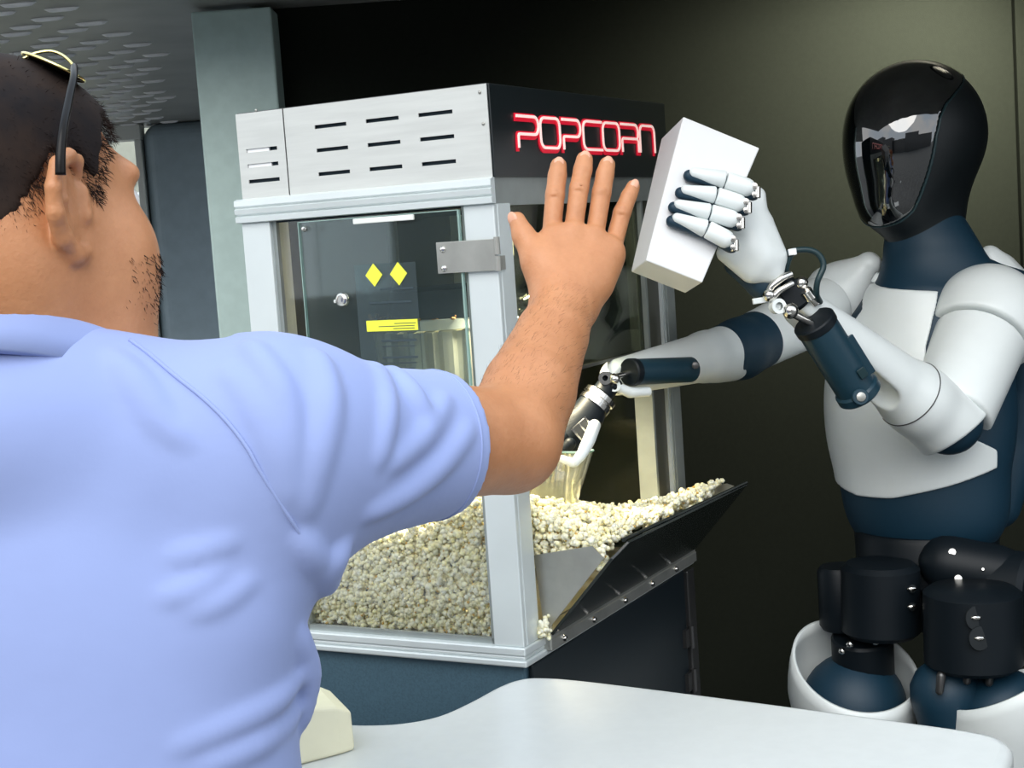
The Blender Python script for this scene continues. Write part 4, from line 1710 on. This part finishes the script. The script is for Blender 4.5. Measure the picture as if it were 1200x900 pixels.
hm1 = boxcyl(at(1032, 702, 2.40), UP + 0.03 * R, 0.062, 0.118, M['motor'], 'hip_motor')
hm2 = boxcyl(at(985, 700, 2.45), UP, 0.036, 0.105, M['motor'], 'hip_motor')
hm3 = boxcyl(at(1140, 735, 2.30), UP + 0.02 * R, 0.074, 0.125, M['motor'], 'hip_motor')
boxcyl(at(1180, 690, 2.38), unit(TL), 0.062, 0.09, M['motor'], 'hip_motor')
for (x, y, d), par in (((1069, 690, 2.345), hm1), ((1069, 711, 2.345), hm1), ((1144, 724, 2.226), hm3), ((1148, 748, 2.226), hm3)):
    mb = MB()
    mb.lathe([(0.0185 if par is hm3 else 0.007, 0), (0.018 if par is hm3 else 0.0065, 0.0015), (0.0005, 0.002)], at(x, y, d), -F + 0.25 * R, 20)
    c_ = robj('motor_cap', mb, M['head'], par)
    mb = MB()
    mb.ell(at(x, y, d - 0.004), (0.008, 0.003, 0.0035), n=12, m=7)
    robj('bolt', mb, M['chrome'], par)
for x, y, d in ((1116, 647, 2.36), (1123, 678, 2.35), (1101, 656, 2.37), (1152, 667, 2.34)):
    mb = MB()
    q = 0.0065 if x in (1116, 1123) else 0.003
    mb.cyl(at(x, y, d), at(x, y, d + 0.03), q, n=12, ch=0.001)
    robj('bolt', mb, M['chrome'])
mb = MB()
mb.cap(at(1110, 660, 2.40), at(1170, 672, 2.38), 0.045, 0.045, n=24)
robj('hip_yoke', mb, M['motor'], smooth=True)


def thigh(top, knee, r0, r1, hi_dir, lo_h, hi_h, core=True):
    """thigh cover: tapered sleeve whose top edge runs from lo_h (one side) up to hi_h (side hi_dir), metres above top"""
    ax = unit(knee - top)
    e1 = unit(hi_dir - ax * (hi_dir @ ax))
    e2 = np.cross(ax, e1)
    Ln = np.linalg.norm(knee - top)
    t = np.linspace(0, 2 * np.pi, 64, endpoint=False)
    start = -(lo_h + (hi_h - lo_h) * ((1 + np.cos(t)) / 2) ** 1.3)
    rs = []
    for k in np.linspace(0, 1, 14):
        z = start + (Ln - 0.03 - start) * k
        rad = r0 + (r1 - r0) * np.clip(z, 0, Ln) / Ln - np.where(z < 0, (z / 0.16) ** 2 * r0 * 0.45, 0)
        rs.append(top + np.outer(z, ax) + (np.outer(np.cos(t), e1) + np.outer(np.sin(t), e2)) * rad[:, None])
    mb = MB()
    mb.rings(rs, False)
    o = robj('thigh_shell', mb, M['white'], smooth=True)
    so_ = o.modifiers.new('wall', 'SOLIDIFY')
    so_.thickness = 0.005
    so_.offset = 0
    if core:
        inner = MB()
        inner.cap(top + ax * 0.03, knee, r0 - 0.018, r1 - 0.012, n=32, m=8)
        robj('thigh_core', inner, M['navy'], o, smooth=True)
    return o


knL = T0 + TL * 0.10 + TF * 0.10 + UP * 0.47
knR = T0 - TL * 0.10 + TF * 0.10 + UP * 0.47
hipR = at(1000, 808, 2.44)
hipL = at(1182, 818, 2.30)
thigh(hipR, knR, 0.103, 0.064, F * 0.75 - R * 0.66, 0.022, 0.085)
thigh(hipL, knL, 0.088, 0.062, R * 0.68 - F * 0.75, -0.035, 0.105)
mb = MB()
mb.cap(at(1108, 812, 2.33), at(1125, 880, 2.36), 0.055, 0.05, n=26)
robj('thigh_core', mb, M['navy'], smooth=True)
for x, y in ((1103, 800), (1135, 788), (1161, 790)):
    mb = MB()
    mb.cap(at(x, y - 8, 2.27), at(x - 2, y + 10, 2.27), 0.007, 0.006)
    robj('linkage', mb, M['gunmetal'], smooth=True)
for x, y, d in ((987, 763, 2.40), (996, 755, 2.38), (1026, 752, 2.37)):
    mb = MB()
    mb.ell(at(x, y, d), (0.006, 0.006, 0.006), n=10, m=7)
    robj('bolt', mb, M['chrome'], smooth=True)
mb = MB()
mb.cyl(at(1010, 745, 2.43), at(1012, 790, 2.45), 0.05, n=24, ch=0.004)
robj('hip_joint', mb, M['motor'])
for sgn, kn in ((1, knL), (-1, knR)):
    an = T0 + TL * 0.10 * sgn + TF * 0.04 + UP * 0.11
    mb = MB()
    mb.ell(kn, (0.058, 0.058, 0.058), n=24, m=14)
    robj('knee_joint', mb, M['motor'], smooth=True)
    mb = MB()
    mb.cap(kn - UP * 0.03, an, 0.056, 0.04, n=24)
    robj('shin', mb, M['white'], smooth=True)
    s_ = S()
    s_.box(T0 + TL * 0.10 * sgn + TF * 0.075 + UP * 0.046, (0.046, 0.125, 0.034), TM, 0.03)
    s_.cap(an, an - UP * 0.05, 0.036, 0.04, k=0.03)
    rsdf('foot', s_, T0 + TL * 0.10 * sgn + TF * 0.07 + UP * 0.08, (0.16, 0.16, 0.11), 0.006, M['motor'])

# ================================================================== CLEAR SCOOP in the far hand
SC = at(652, 566, 2.045)
sx_, sy_, sz_ = unit(R * 0.93 - F * 0.2), unit(F * 0.9 + R * 0.2), None
sz_ = unit(np.cross(sx_, sy_))
sy_ = np.cross(sz_, sx_)
mb = MB()
outer = []
for tv, wx, wy, zz, fx in ((0.0, 0.026, 0.030, -0.042, -0.014), (0.2, 0.034, 0.037, -0.036, -0.010), (1.0, 0.046, 0.044, 0.044, 0.002)):
    ring = []
    for k in range(28):
        a_ = 2 * np.pi * k / 28
        ex = np.sign(math.cos(a_)) * abs(math.cos(a_)) ** 0.45
        ey = np.sign(math.sin(a_)) * abs(math.sin(a_)) ** 0.45
        ring.append(SC + sx_ * (fx + wx * ex) + sy_ * wy * ey + sz_ * zz)
    outer.append(np.array(ring))
mb.rings(outer, False)
mb.add(outer[0], [tuple(range(27, -1, -1))])
for a in mb.v:
    a -= SC
me = mb.mesh('scoop')
scp = link('popcorn_scoop', me, M['scoop'], None, True)
sol = scp.modifiers.new('wall', 'SOLIDIFY')
sol.thickness = 0.0016
scp.location = SC
tag(scp, "clear plastic scoop in the robot's lowered hand above the popcorn", 'scoop')
mb = MB()
mb.tube(np.concatenate([outer[2], outer[2][:1]]), 0.0016, 6)
for a in mb.v:
    a -= SC
obj('rim', mb, M['acryledge'], scp, smooth=True)
mb = MB()
mb.tube([SC + sx_ * 0.0 + sz_ * 0.036 - sy_ * 0.04, SC + sz_ * 0.05 - sy_ * 0.05, SC + sz_ * 0.075 - sy_ * 0.03 + sx_ * 0.01], [0.006, 0.007, 0.007], 10)
for a in mb.v:
    a -= SC
obj('handle', mb, M['scoop'], scp, smooth=True)
# ================================================================== THE MAN
PX, PY = -0.385, 1.12
man = thing('person', 'man in a light blue shirt seen from behind, right hand raised palm out', 'person', (PX, PY, 0.0))
PINV = Matrix.Translation((-PX, -PY, 0))


def psdf(name, s, lo, hi, h, m, parent=None, smooth=1):
    return sdf(name, s, lo, hi, h, m, parent or man, smooth, PINV)


def pmesh(name, mb, m, parent=None, smooth=True):
    me = mb.mesh(name)
    me.transform(PINV)
    return link(name, me, m, parent or man, smooth)


PYW = math.radians(6)
PF_ = np.array([math.sin(PYW), math.cos(PYW), 0])
PR_ = np.array([math.cos(PYW), -math.sin(PYW), 0])
PMX = np.array([PR_, PF_, UP])


def pl(r, f, z):
    return np.array([PX, PY, 0]) + PR_ * r + PF_ * f + UP * z


HYW = math.radians(40)
gF = np.array([math.sin(HYW), math.cos(HYW), 0])
gR = np.array([math.cos(HYW), -math.sin(HYW), 0])
GM = np.array([gR, gF, UP])
gC = at(-6, 229, 1.10)


def gl(r, f, u):
    return gC + gR * r + gF * f + UP * u


SJ, EJ, WJ = at(310, 525, 1.135), at(596, 516, 1.33), at(664, 352, 1.500)
SJl = pl(-0.20, 0.0, 1.375)
EJl, WJl = pl(-0.30, -0.02, 1.10), pl(-0.29, 0.10, 0.87)

body = S()
# torso under the shirt
body.ell(pl(0, 0.0, 1.23), (0.190, 0.108, 0.23), PMX, 0.05)
body.ell(pl(0, 0.02, 1.03), (0.180, 0.125, 0.20), PMX, 0.06)
body.cap(SJl, SJ, 0.058, 0.062, k=0.06)
body.cap(pl(-0.03, 0, 1.39), gl(0, -0.012, -0.07), 0.070, 0.071, k=0.03)
body.cap(pl(0.03, -0.005, 1.39), gl(0.01, -0.012, -0.07), 0.066, 0.066, k=0.03)
body.cap(pl(-0.14, -0.005, 1.385), pl(0.14, -0.005, 1.385), 0.045, 0.045, k=0.05)
# head
hs = S()
hs.ell(gl(0, 0, 0.0), (0.079, 0.096, 0.092), GM, 0.03)
hs.ell(gl(0, 0.048, -0.068), (0.071, 0.060, 0.074), GM, 0.04)
hs.ell(gl(0, -0.02, -0.045), (0.074, 0.072, 0.06), GM, 0.04)
hs.ell(gl(0, 0.085, -0.118), (0.034, 0.026, 0.022), GM, 0.03)           # chin
hs.ell(gl(0, 0.088, 0.012), (0.052, 0.016, 0.012), GM, 0.02)            # brow
hs.cap(gl(0, 0.098, -0.012), gl(0, 0.116, -0.044), 0.009, 0.013, k=0.014)
hs.ell(gl(-0.012, 0.103, -0.048), (0.010, 0.011, 0.008), GM, 0.008)
hs.ell(gl(0.012, 0.103, -0.048), (0.010, 0.011, 0.008), GM, 0.008)
for sg in (-1, 1):
    hs.ell(gl(0.033 * sg, 0.101, -0.008), (0.016, 0.012, 0.010), GM, 0.010, '-')
    hs.ell(gl(0.050 * sg, 0.070, -0.045), (0.022, 0.022, 0.026), GM, 0.03)   # cheek
hs.cap(gl(-0.022, 0.099, -0.079), gl(0.022, 0.099, -0.079), 0.0065, 0.0065, k=0.006)
hs.cap(gl(-0.018, 0.099, -0.090), gl(0.018, 0.099, -0.090), 0.0075, 0.0075, k=0.006)
hs.ell(gl(0.040, 0.050, -0.085), (0.034, 0.04, 0.05), GM, 0.03)
headcore = hs.copy()
# ears
for sg in (-1, 1):
    def er(f, u, o):
        """o metres outside the head beside the point f forward, u above its centre"""
        u += 0.013
        lo_t, hi_t = 0.0, 0.14
        for _ in range(14):
            t = (lo_t + hi_t) / 2
            if headcore(gl(sg * t, f, u)[None])[0] < 0:
                lo_t = t
            else:
                hi_t = t
        return gl(sg * (min(lo_t, 0.082) + o), f, u)
    ax1 = unit(gF * 0.80 - gR * sg * 0.55)
    EM = np.array([unit(np.cross(ax1, UP)), ax1, UP])
    hs.ell(er(-0.004, -0.026, 0.008), (0.006, 0.024, 0.032), EM, 0.005)
    rim_ = [er(0.017, -0.004, 0.003), er(0.014, 0.005, 0.009), er(0.002, 0.008, 0.017), er(-0.012, 0.002, 0.0235), er(-0.020, -0.014, 0.0255), er(-0.019, -0.032, 0.022),
            er(-0.010, -0.049, 0.014), er(0.003, -0.061, 0.008), er(0.013, -0.060, 0.004)]
    hs.chain(rim_, [0.004, 0.0045, 0.005, 0.0052, 0.0052, 0.0054, 0.006, 0.0068, 0.005], k=0.004)
    hs.ell(er(0.004, -0.022, 0.018), (0.011, 0.014, 0.019), GM, 0.004, '-')
    hs.cap(er(0.018, -0.016, 0.003), er(0.018, -0.034, 0.003), 0.005, 0.005, k=0.006)
    hs.chain([er(-0.004, -0.004, 0.014), er(-0.008, -0.022, 0.016), er(-0.002, -0.040, 0.010)], [0.0028, 0.0032, 0.0028], k=0.003)
for p_ in hs.p:
    body.p.append(p_)
body.p[-len(hs.p)] = ('+', 0.035, hs.p[0][2])
# arms
body.chain([SJ, EJ], [0.056, 0.0465], k=0.03)
mid = EJ + (WJ - EJ) * 0.33
body.chain([EJ, mid, EJ + (WJ - EJ) * 0.72, WJ], [0.0455, 0.0435, 0.0355, 0.0305], k=0.01)
body.cap(WJ - R * 0.008, at(668, 330, 1.512), 0.025, 0.022, k=0.02)
body.cap(WJ + R * 0.006, at(680, 325, 1.512), 0.024, 0.022, k=0.02)
body.chain([SJl, EJl, WJl], [0.060, 0.046, 0.030], k=0.03)
# right hand, back towards the camera
mcp = [(646, 277, 1.530), (672, 270, 1.528), (697, 276, 1.531), (718, 291, 1.536)]
pip = [(650.5, 228, 1.543), (678.5, 221, 1.543), (705, 226, 1.545), (729, 249, 1.547)]
dip = [(653, 206, 1.549), (683, 199, 1.550), (709, 204, 1.551), (737, 230, 1.551)]
tip = [(654.5, 194, 1.552), (685, 187, 1.554), (711.5, 193, 1.554), (742, 219, 1.553)]
frad = [(0.0097, 0.0102, 0.0098, 0.0087), (0.0097, 0.0102, 0.0099, 0.0089), (0.0096, 0.0101, 0.0095, 0.0085), (0.0096, 0.0093, 0.0084, 0.0074)]
for i in range(4):
    m_ = at(*mcp[i])
    body.cap(at(656 + 8 * i, 335 - 3 * (i == 1), 1.513), m_ + F * 0.002 + (at(668, 335, 1.513) - m_) * 0.10, 0.0185, 0.0130, k=0.018)
body.cap(at(645, 322, 1.512), at(650, 290, 1.526), 0.015, 0.013, k=0.02)
body.cap(at(655, 305, 1.525), at(700, 305, 1.528), 0.015, 0.015, k=0.02)
body.cap(at(700, 330, 1.513), at(712, 303, 1.53), 0.015, 0.012, k=0.02)
for i in range(4):
    body.chain([at(*mcp[i]), at(*pip[i]), at(*dip[i]), at(*tip[i])], frad[i], k=0.0015)
    body.p[-2:] = [(o_, 0.002, f_) for o_, _, f_ in body.p[-2:]]
    body.ell(at(mcp[i][0], mcp[i][1] + 1, mcp[i][2] - 0.010), (0.008, 0.006, 0.009), None, 0.012)
    p_ = at(pip[i][0], pip[i][1], pip[i][2] - frad[i][1] * 0.55)
    body.ell(p_, (0.0078, 0.006, 0.0070), None, 0.004)
    fx_ = unit(at(*dip[i]) - at(*mcp[i]))
    cr_ = unit(np.cross(fx_, F))
    for dq in (-0.0028, 0.0028):                 # skin creases over the middle joint
        q_ = at(pip[i][0], pip[i][1], pip[i][2] - frad[i][1] * 1.06) + fx_ * dq
        body.cap(q_ - cr_ * 0.005, q_ + cr_ * 0.005, 0.0009, 0.0009, k=0.0015, op='-')
thj = [(650, 332, 1.505), (630, 305, 1.510), (614, 277, 1.518), (606, 258, 1.522)]
body.chain([at(*q) for q in thj], [0.0185, 0.0150, 0.0118, 0.0088], k=0.018)
body.cap(at(634, 308, 1.513), at(655, 290, 1.525), 0.011, 0.010, k=0.02)
bo = psdf('body', body, (-0.80, 0.86, 0.80), (0.20, 1.66, 1.72), 0.0023, M['skin'])
# fingernails on the back of the fingers
for i in range(4):
    a, b = at(*dip[i]), at(*tip[i])
    ax = unit(b - a)
    n_ = unit(-F - ax * (-F @ ax))
    c_ = b + ax * 0.0008 + n_ * (frad[i][3] * 0.72)
    mb = MB()
    mb.ell(c_, (frad[i][3] * 0.64, 0.0022, 0.0064), np.array([np.cross(n_, ax), unit(n_ + ax * 0.25), ax]), 14, 8)
    pmesh('fingernail', mb, M['nail'])
a, b = at(*thj[2]), at(*thj[3])
ax = unit(b - a)
n_ = unit(-F * 0.6 - R * 0.5 + ax * 0.0)
mb = MB()
mb.ell(b + n_ * 0.0068 + ax * 0.001, (0.0062, 0.0022, 0.0075), np.array([unit(np.cross(n_, ax)), n_, ax]), 14, 8)
pmesh('fingernail', mb, M['nail'])
for sg in (-1, 1):
    mb = MB()
    mb.ell(gl(0.033 * sg, 0.0895, -0.008), (0.0115, 0.0115, 0.0115), n=16, m=10)
    pmesh('eyeball', mb, M['eye'])

# ---- hair: close cap with a fringe of short strands, thicker on top
def hairline(P):
    q = (P - gC) @ GM.T
    f, u = q[:, 1], q[:, 2]
    wob = 0.004 * np.sin(P[:, 0] * 310) * np.sin(P[:, 2] * 270 + P[:, 1] * 190)
    low = wob + np.interp(f, [-0.10, -0.075, -0.045, -0.022, -0.005, 0.02, 0.035, 0.055, 0.08, 0.10],
                    [-0.040, -0.044, -0.042, -0.020, 0.006, 0.006, -0.012, 0.030, 0.048, 0.055])
    return low - u


hr = S()
hr.add(lambda P: headcore(P) - (0.0030 + 0.0085 * np.clip(((P - gC)[:, 2] + 0.0) / 0.06, 0, 1)), 0.001)
hr.add(lambda P: -(headcore(P) + 0.004), 0.001, '&')
hr.add(lambda P: hairline(P) + 0.016, 0.006, '&')
hair = psdf('hair', hr, gC - 0.14, gC + 0.14, 0.003, M['hair'])


def roots(sd, c, d, hi=0.2):
    """where rays d from the inside points c leave the surface"""
    lo_t, hi_t = np.zeros(len(d)), np.full(len(d), hi)
    for _ in range(13):
        t = (lo_t + hi_t) / 2
        ins = sd(c + d * t[:, None]) < 0
        lo_t = np.where(ins, t, lo_t)
        hi_t = np.where(ins, hi_t, t)
    return c + d * lo_t[:, None]


def un(v):
    return v / (np.linalg.norm(v, axis=1)[:, None] + 1e-12)


def strands(name, p, nn, g, lmin, lmax, wd, m, parent):
    n = len(p)
    g = un(g + rng.normal(0, 0.26, (n, 3)))
    L_ = rng.uniform(lmin, lmax, n)[:, None]
    s_ = un(np.cross(g, rng.normal(0, 1, (n, 3)))) * wd
    mid_ = p + g * L_ * 0.6 + nn * L_ * 0.08
    v = np.stack([p - s_, p + s_, mid_ + s_ * 0.6, mid_ - s_ * 0.6, p + g * L_], 1).reshape(-1, 3)
    f = [q for k in range(0, 5 * n, 5) for q in ((k, k + 1, k + 2, k + 3), (k + 3, k + 2, k + 4))]
    return tag(pmesh(name, MB().add(v, f), m, parent), kind='stuff')


d_ = un(rng.normal(0, 1, (34000, 3)))
p_ = roots(headcore, gC, d_)
hlv = hairline(p_)
ok = (hlv < 0.003) & (rng.random(len(hlv)) < np.where(hlv > -0.03, 1.0, 0.35))
p_, d_ = p_[ok][:10000], d_[ok][:10000]
p_ = p_ + d_ * (0.001 + 0.0085 * np.clip((p_[:, 2:3] - gC[2]) / 0.06, 0, 1))
strands('hair_strands', p_, d_, d_ * 0.45 + np.array([0, 0, -0.65]) + gF * 0.2, 0.004, 0.008, 0.00032, M['hair'], hair)
d_ = un(rng.normal(0, 1, (26000, 3)))
p_ = roots(headcore, gC, d_)
c_ = (p_ - gC) @ GM.T
ok = (c_[:, 2] < -0.050) & (c_[:, 1] > 0.034) & ((c_[:, 1] > 0.05) | (c_[:, 2] < -0.075)) & (rng.random(len(p_)) < np.clip((c_[:, 1] - 0.03) / 0.03, 0.15, 1))
p_, d_ = p_[ok][:4500], d_[ok][:4500]
strands('beard', p_, d_, d_ * 0.5 + np.array([0, 0, -0.7]), 0.004, 0.008, 0.0004, M['hair'], None)
# hair along the forearm
n = 2200
ax = unit(WJ - EJ)
c_ = EJ + (WJ - EJ) * rng.uniform(0.05, 1.0, (n, 1))
d_ = un(np.cross(ax, rng.normal(0, 1, (n, 3))))
d_ = d_[d_ @ F < 0.45]
c_ = c_[:len(d_)]
arm_only = S()
arm_only.chain([EJ, mid, EJ + (WJ - EJ) * 0.72, WJ], [0.0455, 0.0435, 0.0355, 0.0305], k=0.01)
p_ = roots(arm_only, c_, d_, 0.08)
strands('arm_hair', p_, d_, ax * 0.8 + R * 0.5 + d_ * 0.35, 0.004, 0.008, 0.00007, M['hair'], None)

# ---- shirt
AX = unit(EJ - SJ)
HEM = at(517, 524, 1.272)
HEMt = (HEM - SJ) @ AX
shirt = S()
shirt.ell(pl(0, -0.002, 1.22), (0.206, 0.122, 0.26), PMX, 0.05)
shirt.ell(pl(0.0, 0.022, 1.02), (0.200, 0.142, 0.25), PMX, 0.06)
shirt.cap(SJl, SJ, 0.068, 0.070, k=0.06)
shirt.cap(pl(-0.14, -0.004, 1.387), pl(0.12, -0.004, 1.387), 0.058, 0.056, k=0.05)
shirt.cap(pl(-0.035, -0.004, 1.41), pl(0.035, -0.006, 1.41), 0.080, 0.080, k=0.05)
shirt.cap(pl(0.16, 0.0, 1.27), SJ + AX * 0.02 - UP * 0.01, 0.055, 0.075, k=0.05)
shirt.chain([SJ, SJ + AX * 0.09 - UP * 0.006, SJ + AX * (HEMt + 0.02)], [0.078, 0.070, 0.0605], k=0.04)
shirt.cap(SJl, pl(-0.29, -0.02, 1.13), 0.078, 0.066, k=0.04)
base_shirt = shirt.copy()


def fold(pix, r=0.008, depth=0.0035, op='+', k=0.012):
    r, depth = r * 0.8, depth + 0.0022
    q = [base_shirt.hit(x, y, 0.7) for x, y in pix]
    q = catmull(q, 4)
    n = len(q)
    rr = [r * (0.45 + 0.55 * math.sin(math.pi * i / (n - 1))) for i in range(n)]
    q = [p + ray(*pix[0]) * (depth if op == '+' else -depth * 0.4) for p in q]
    shirt.chain(q, rr, k=k, op=op)
    # keep the blend wide on every link of the chain
    shirt.p[-(n - 2):] = [(o, k, f_) for o, _, f_ in shirt.p[-(n - 2):]]


for pix, r_, dp in (
        ([(293, 409), (314, 440), (330, 475), (338, 530), (343, 590)], 0.010, 0.004),
        ([(268, 440), (300, 480), (322, 530), (335, 580)], 0.008, 0.004),
        ([(372, 420), (383, 470), (372, 535), (356, 600)], 0.009, 0.004),
        ([(458, 436), (480, 462), (496, 490)], 0.007, 0.003),
        ([(546, 505), (512, 545), (470, 578), (430, 600)], 0.009, 0.004),
        ([(520, 470), (495, 510), (455, 545)], 0.007, 0.004),
        ([(440, 430), (452, 480), (440, 540)], 0.007, 0.004),
        ([(352, 628), (368, 655), (384, 680)], 0.007, 0.002),
        ([(400, 640), (385, 662), (382, 690)], 0.008, 0.002),
        ([(200, 652), (235, 646), (275, 630)], 0.0065, 0.0058),
        ([(222, 716), (255, 704), (292, 678)], 0.0065, 0.0058),
        ([(190, 700), (225, 690), (262, 666)], 0.0065, 0.0058),
        ([(205, 872), (270, 846), (325, 815), (352, 780)], 0.008, 0.0055),
        ([(240, 895), (300, 870), (345, 835)], 0.007, 0.0055),
        ([(190, 486), (160, 455), (133, 425)], 0.010, 0.005),
        ([(222, 520), (180, 490), (150, 452)], 0.009, 0.006),
        ([(350, 740), (362, 790), (352, 850)], 0.008, 0.004)):
    fold(pix, r_, dp)
shirt.cap(SJ + AX * (HEMt - 0.03), SJ + AX * (HEMt + 0.12), 0.0535, 0.052, k=0.004, op='-')
shirt.plane(SJ + AX * HEMt, AX + 0.08 * R, 0.003)
shirt.plane(pl(0, 0, 0.84), -UP, 0.004)
cn = unit(np.array([0.02, 0.38, 1.0]))
cc_ = at(12, 416, 1.12) + np.array([0, 0.01, -0.008])
shirt.ell(pl(0.0, -0.006, 1.405), (0.110, 0.118, 0.088), PMX, 0.03)
base_shirt.ell(pl(0.0, -0.006, 1.405), (0.110, 0.118, 0.088), PMX, 0.03)
shirt.add(lambda P: np.maximum(-((P - cc_) @ cn - 0.008), np.linalg.norm(P - cc_, axis=1) - 0.165), 0.004, '-')
shirt.plane(pl(-0.29, -0.02, 1.14), unit(pl(-0.30, -0.02, 1.10) - pl(-0.20, 0, 1.375)), 0.003) if False else None
so = psdf('shirt', shirt, (-0.80, 0.90, 0.82), (0.02, 1.38, 1.56), 0.0034, M['shirt'])
# collar rib, shoulder seam and sleeve hem
c1, c2, _ = frame_of(cn, (0, 1, 0))
col = S()
for p_ in body.p[:6] + body.p[6:8]:
    col.p.append(p_)
mb = MB()
qs = ring_on(col, cc_, c1, c2, 60)
rs = []
T = np.roll(qs, -1, 0) - np.roll(qs, 1, 0)
for i in range(61):
    p = qs[i % 60]
    o_ = unit(p - cc_)
    rs.append(np.array([p + o_ * a + cn * b for a, b in ((0.0005, -0.024), (0.0085, -0.023), (0.0075, -0.006), (0.0055, 0.006), (0.0040, 0.0085), (0.0015, 0.0085), (0.0, 0.006))]))
mb.rings(rs, False)
pmesh('collar', mb, M['shirt'], so)


def seam(pix, r=0.0013, name='seam'):
    q = catmull([base_shirt.hit(x, y, 0.7) - F * 0.0008 for x, y in pix], 5)
    mb = MB()
    mb.tube(q, r, 6)
    return pmesh(name, mb, M['shirt'], so)


seam([(152, 398), (174, 414), (205, 440), (240, 468), (268, 496), (290, 525), (305, 552), (330, 592), (348, 620), (366, 652), (381, 682)], 0.0016)
hemc = SJ + AX * (HEMt - 0.013)
h1, h2, _ = frame_of(unit(AX + 0.08 * R), UP)
mb = MB()
mb.tube(ring_on(base_shirt, hemc, h1, h2, 48, 0.045, 0.09), 0.0012, 6, closed=True)
pmesh('sleeve_hem', mb, M['shirt'], so)
# trousers and shoes below the frame
tr = S()
tr.ell(pl(0, 0.01, 0.90), (0.185, 0.135, 0.10), PMX, 0.04)
for sg in (-1, 1):
    tr.chain([pl(0.095 * sg, 0.0, 0.84), pl(0.11 * sg, 0.01, 0.48), pl(0.115 * sg, -0.01, 0.075)], [0.098, 0.072, 0.062], k=0.04)
    mb = MB()
psdf('trousers', tr, (-0.68, 0.9, 0.02), (-0.08, 1.36, 1.02), 0.007, M['trousers'])
for sg in (-1, 1):
    sh_ = S()
    c = pl(0.115 * sg, 0.045, 0.0)
    sh_.ell(c + UP * 0.05 + PF_ * 0.03, (0.046, 0.14, 0.045), PMX, 0.02)
    sh_.ell(c + UP * 0.06 - PF_ * 0.06, (0.042, 0.055, 0.055), PMX, 0.03)
    sh_.plane(c + UP * 0.001, -UP, 0.003)
    psdf('shoe', sh_, c + np.array([-0.09, -0.2, -0.01]), c + np.array([0.09, 0.22, 0.15]), 0.005, M['shoe'])

# ================================================================== SUNGLASSES pushed up on his head
SG = at(58, 66, 1.10)
sg_ = thing('sunglasses', "dark sunglasses with a thin gold rim pushed up on the man's head", 'sunglasses', tuple(SG))


def sobj(name, mb, m, parent=None, smooth=True):
    for a in mb.v:
        a -= SG
    return obj(name, mb, m, parent or sg_, smooth)


for k, sg in enumerate((1, -1)):
    if sg > 0:
        tp = [at(87, 78, 1.075), at(86, 92, 1.055), at(80, 120, 1.035), at(74, 150, 1.018), at(71, 180, 1.012), at(71, 205, 1.012)]
    else:
        tp = [gl(-0.082, 0.045, 0.070), gl(-0.090, 0.02, 0.045), gl(-0.093, -0.01, 0.01), gl(-0.092, -0.02, -0.025)]
    q = catmull(tp, 5)
    n = len(q)
    mb = MB()
    mb.tube(q, [0.0026 + 0.0012 * (i / n) for i in range(n)], 10)
    sobj('temple_arm', mb, M['lens'])
for sg in (1, -1):
    c_ = gl(0.036 * sg, 0.036, 0.090)
    nrm = unit(gF * 0.40 + UP * 0.90 + gR * 0.30 * sg)
    e1 = unit(gR - nrm * (gR @ nrm))
    e2 = np.cross(nrm, e1)
    mb = MB()
    mb.ell(c_, (0.029, 0.021, 0.0022), np.array([e1, e2, nrm]), 24, 8)
    ln = sobj('lens', mb, M['lens'])
    mb = MB()
    mb.tube([c_ + e1 * 0.0295 * math.cos(t) + e2 * 0.0215 * math.sin(t) for t in np.linspace(0, 2 * np.pi, 36, endpoint=False)], 0.0013, 6, closed=True)
    sobj('rim', mb, M['gold'], ln)
mb = MB()
mb.tube(catmull([at(27, 69, 1.085), at(40, 63, 1.085), at(58, 60, 1.085), at(72, 64, 1.083), at(82, 72, 1.08), at(88, 80, 1.076)], 5), 0.0012, 7)
sobj('gold_bar', mb, M['gold'])

# ================================================================== CREAM CARTON lying on the counter
mb = MB()
bo_ = np.array([-0.262, 1.60, 0.975])
d1, d2 = unit([0.93, 0.36, 0]), unit([-0.36, 0.93, 0])
outl = [(0.000, 0.0, 0.030), (0.045, 0.0, 0.030), (0.062, 0.0, 0.028)]
rs = []
for t_, hw_, hh in ((-0.09, 0.062, 0.058), (-0.01, 0.060, 0.060), (0.035, 0.052, 0.052), (0.052, 0.046, 0.043)):
    rs.append(np.array([bo_ + d1 * t_ + d2 * y + UP * z for y, z in ((-hw_, 0.0005), (hw_, 0.0005), (hw_ * 0.92, hh), (-hw_ * 0.92, hh))]))
mb.rings(rs, True)
for a in mb.v:
    a -= bo_
cr = obj('paper_carton', mb, M['cream'], bevel=0.004, seg=3)
cr.location = bo_
tag(cr, 'cream paper carton lying on the white counter beside the man', 'carton')
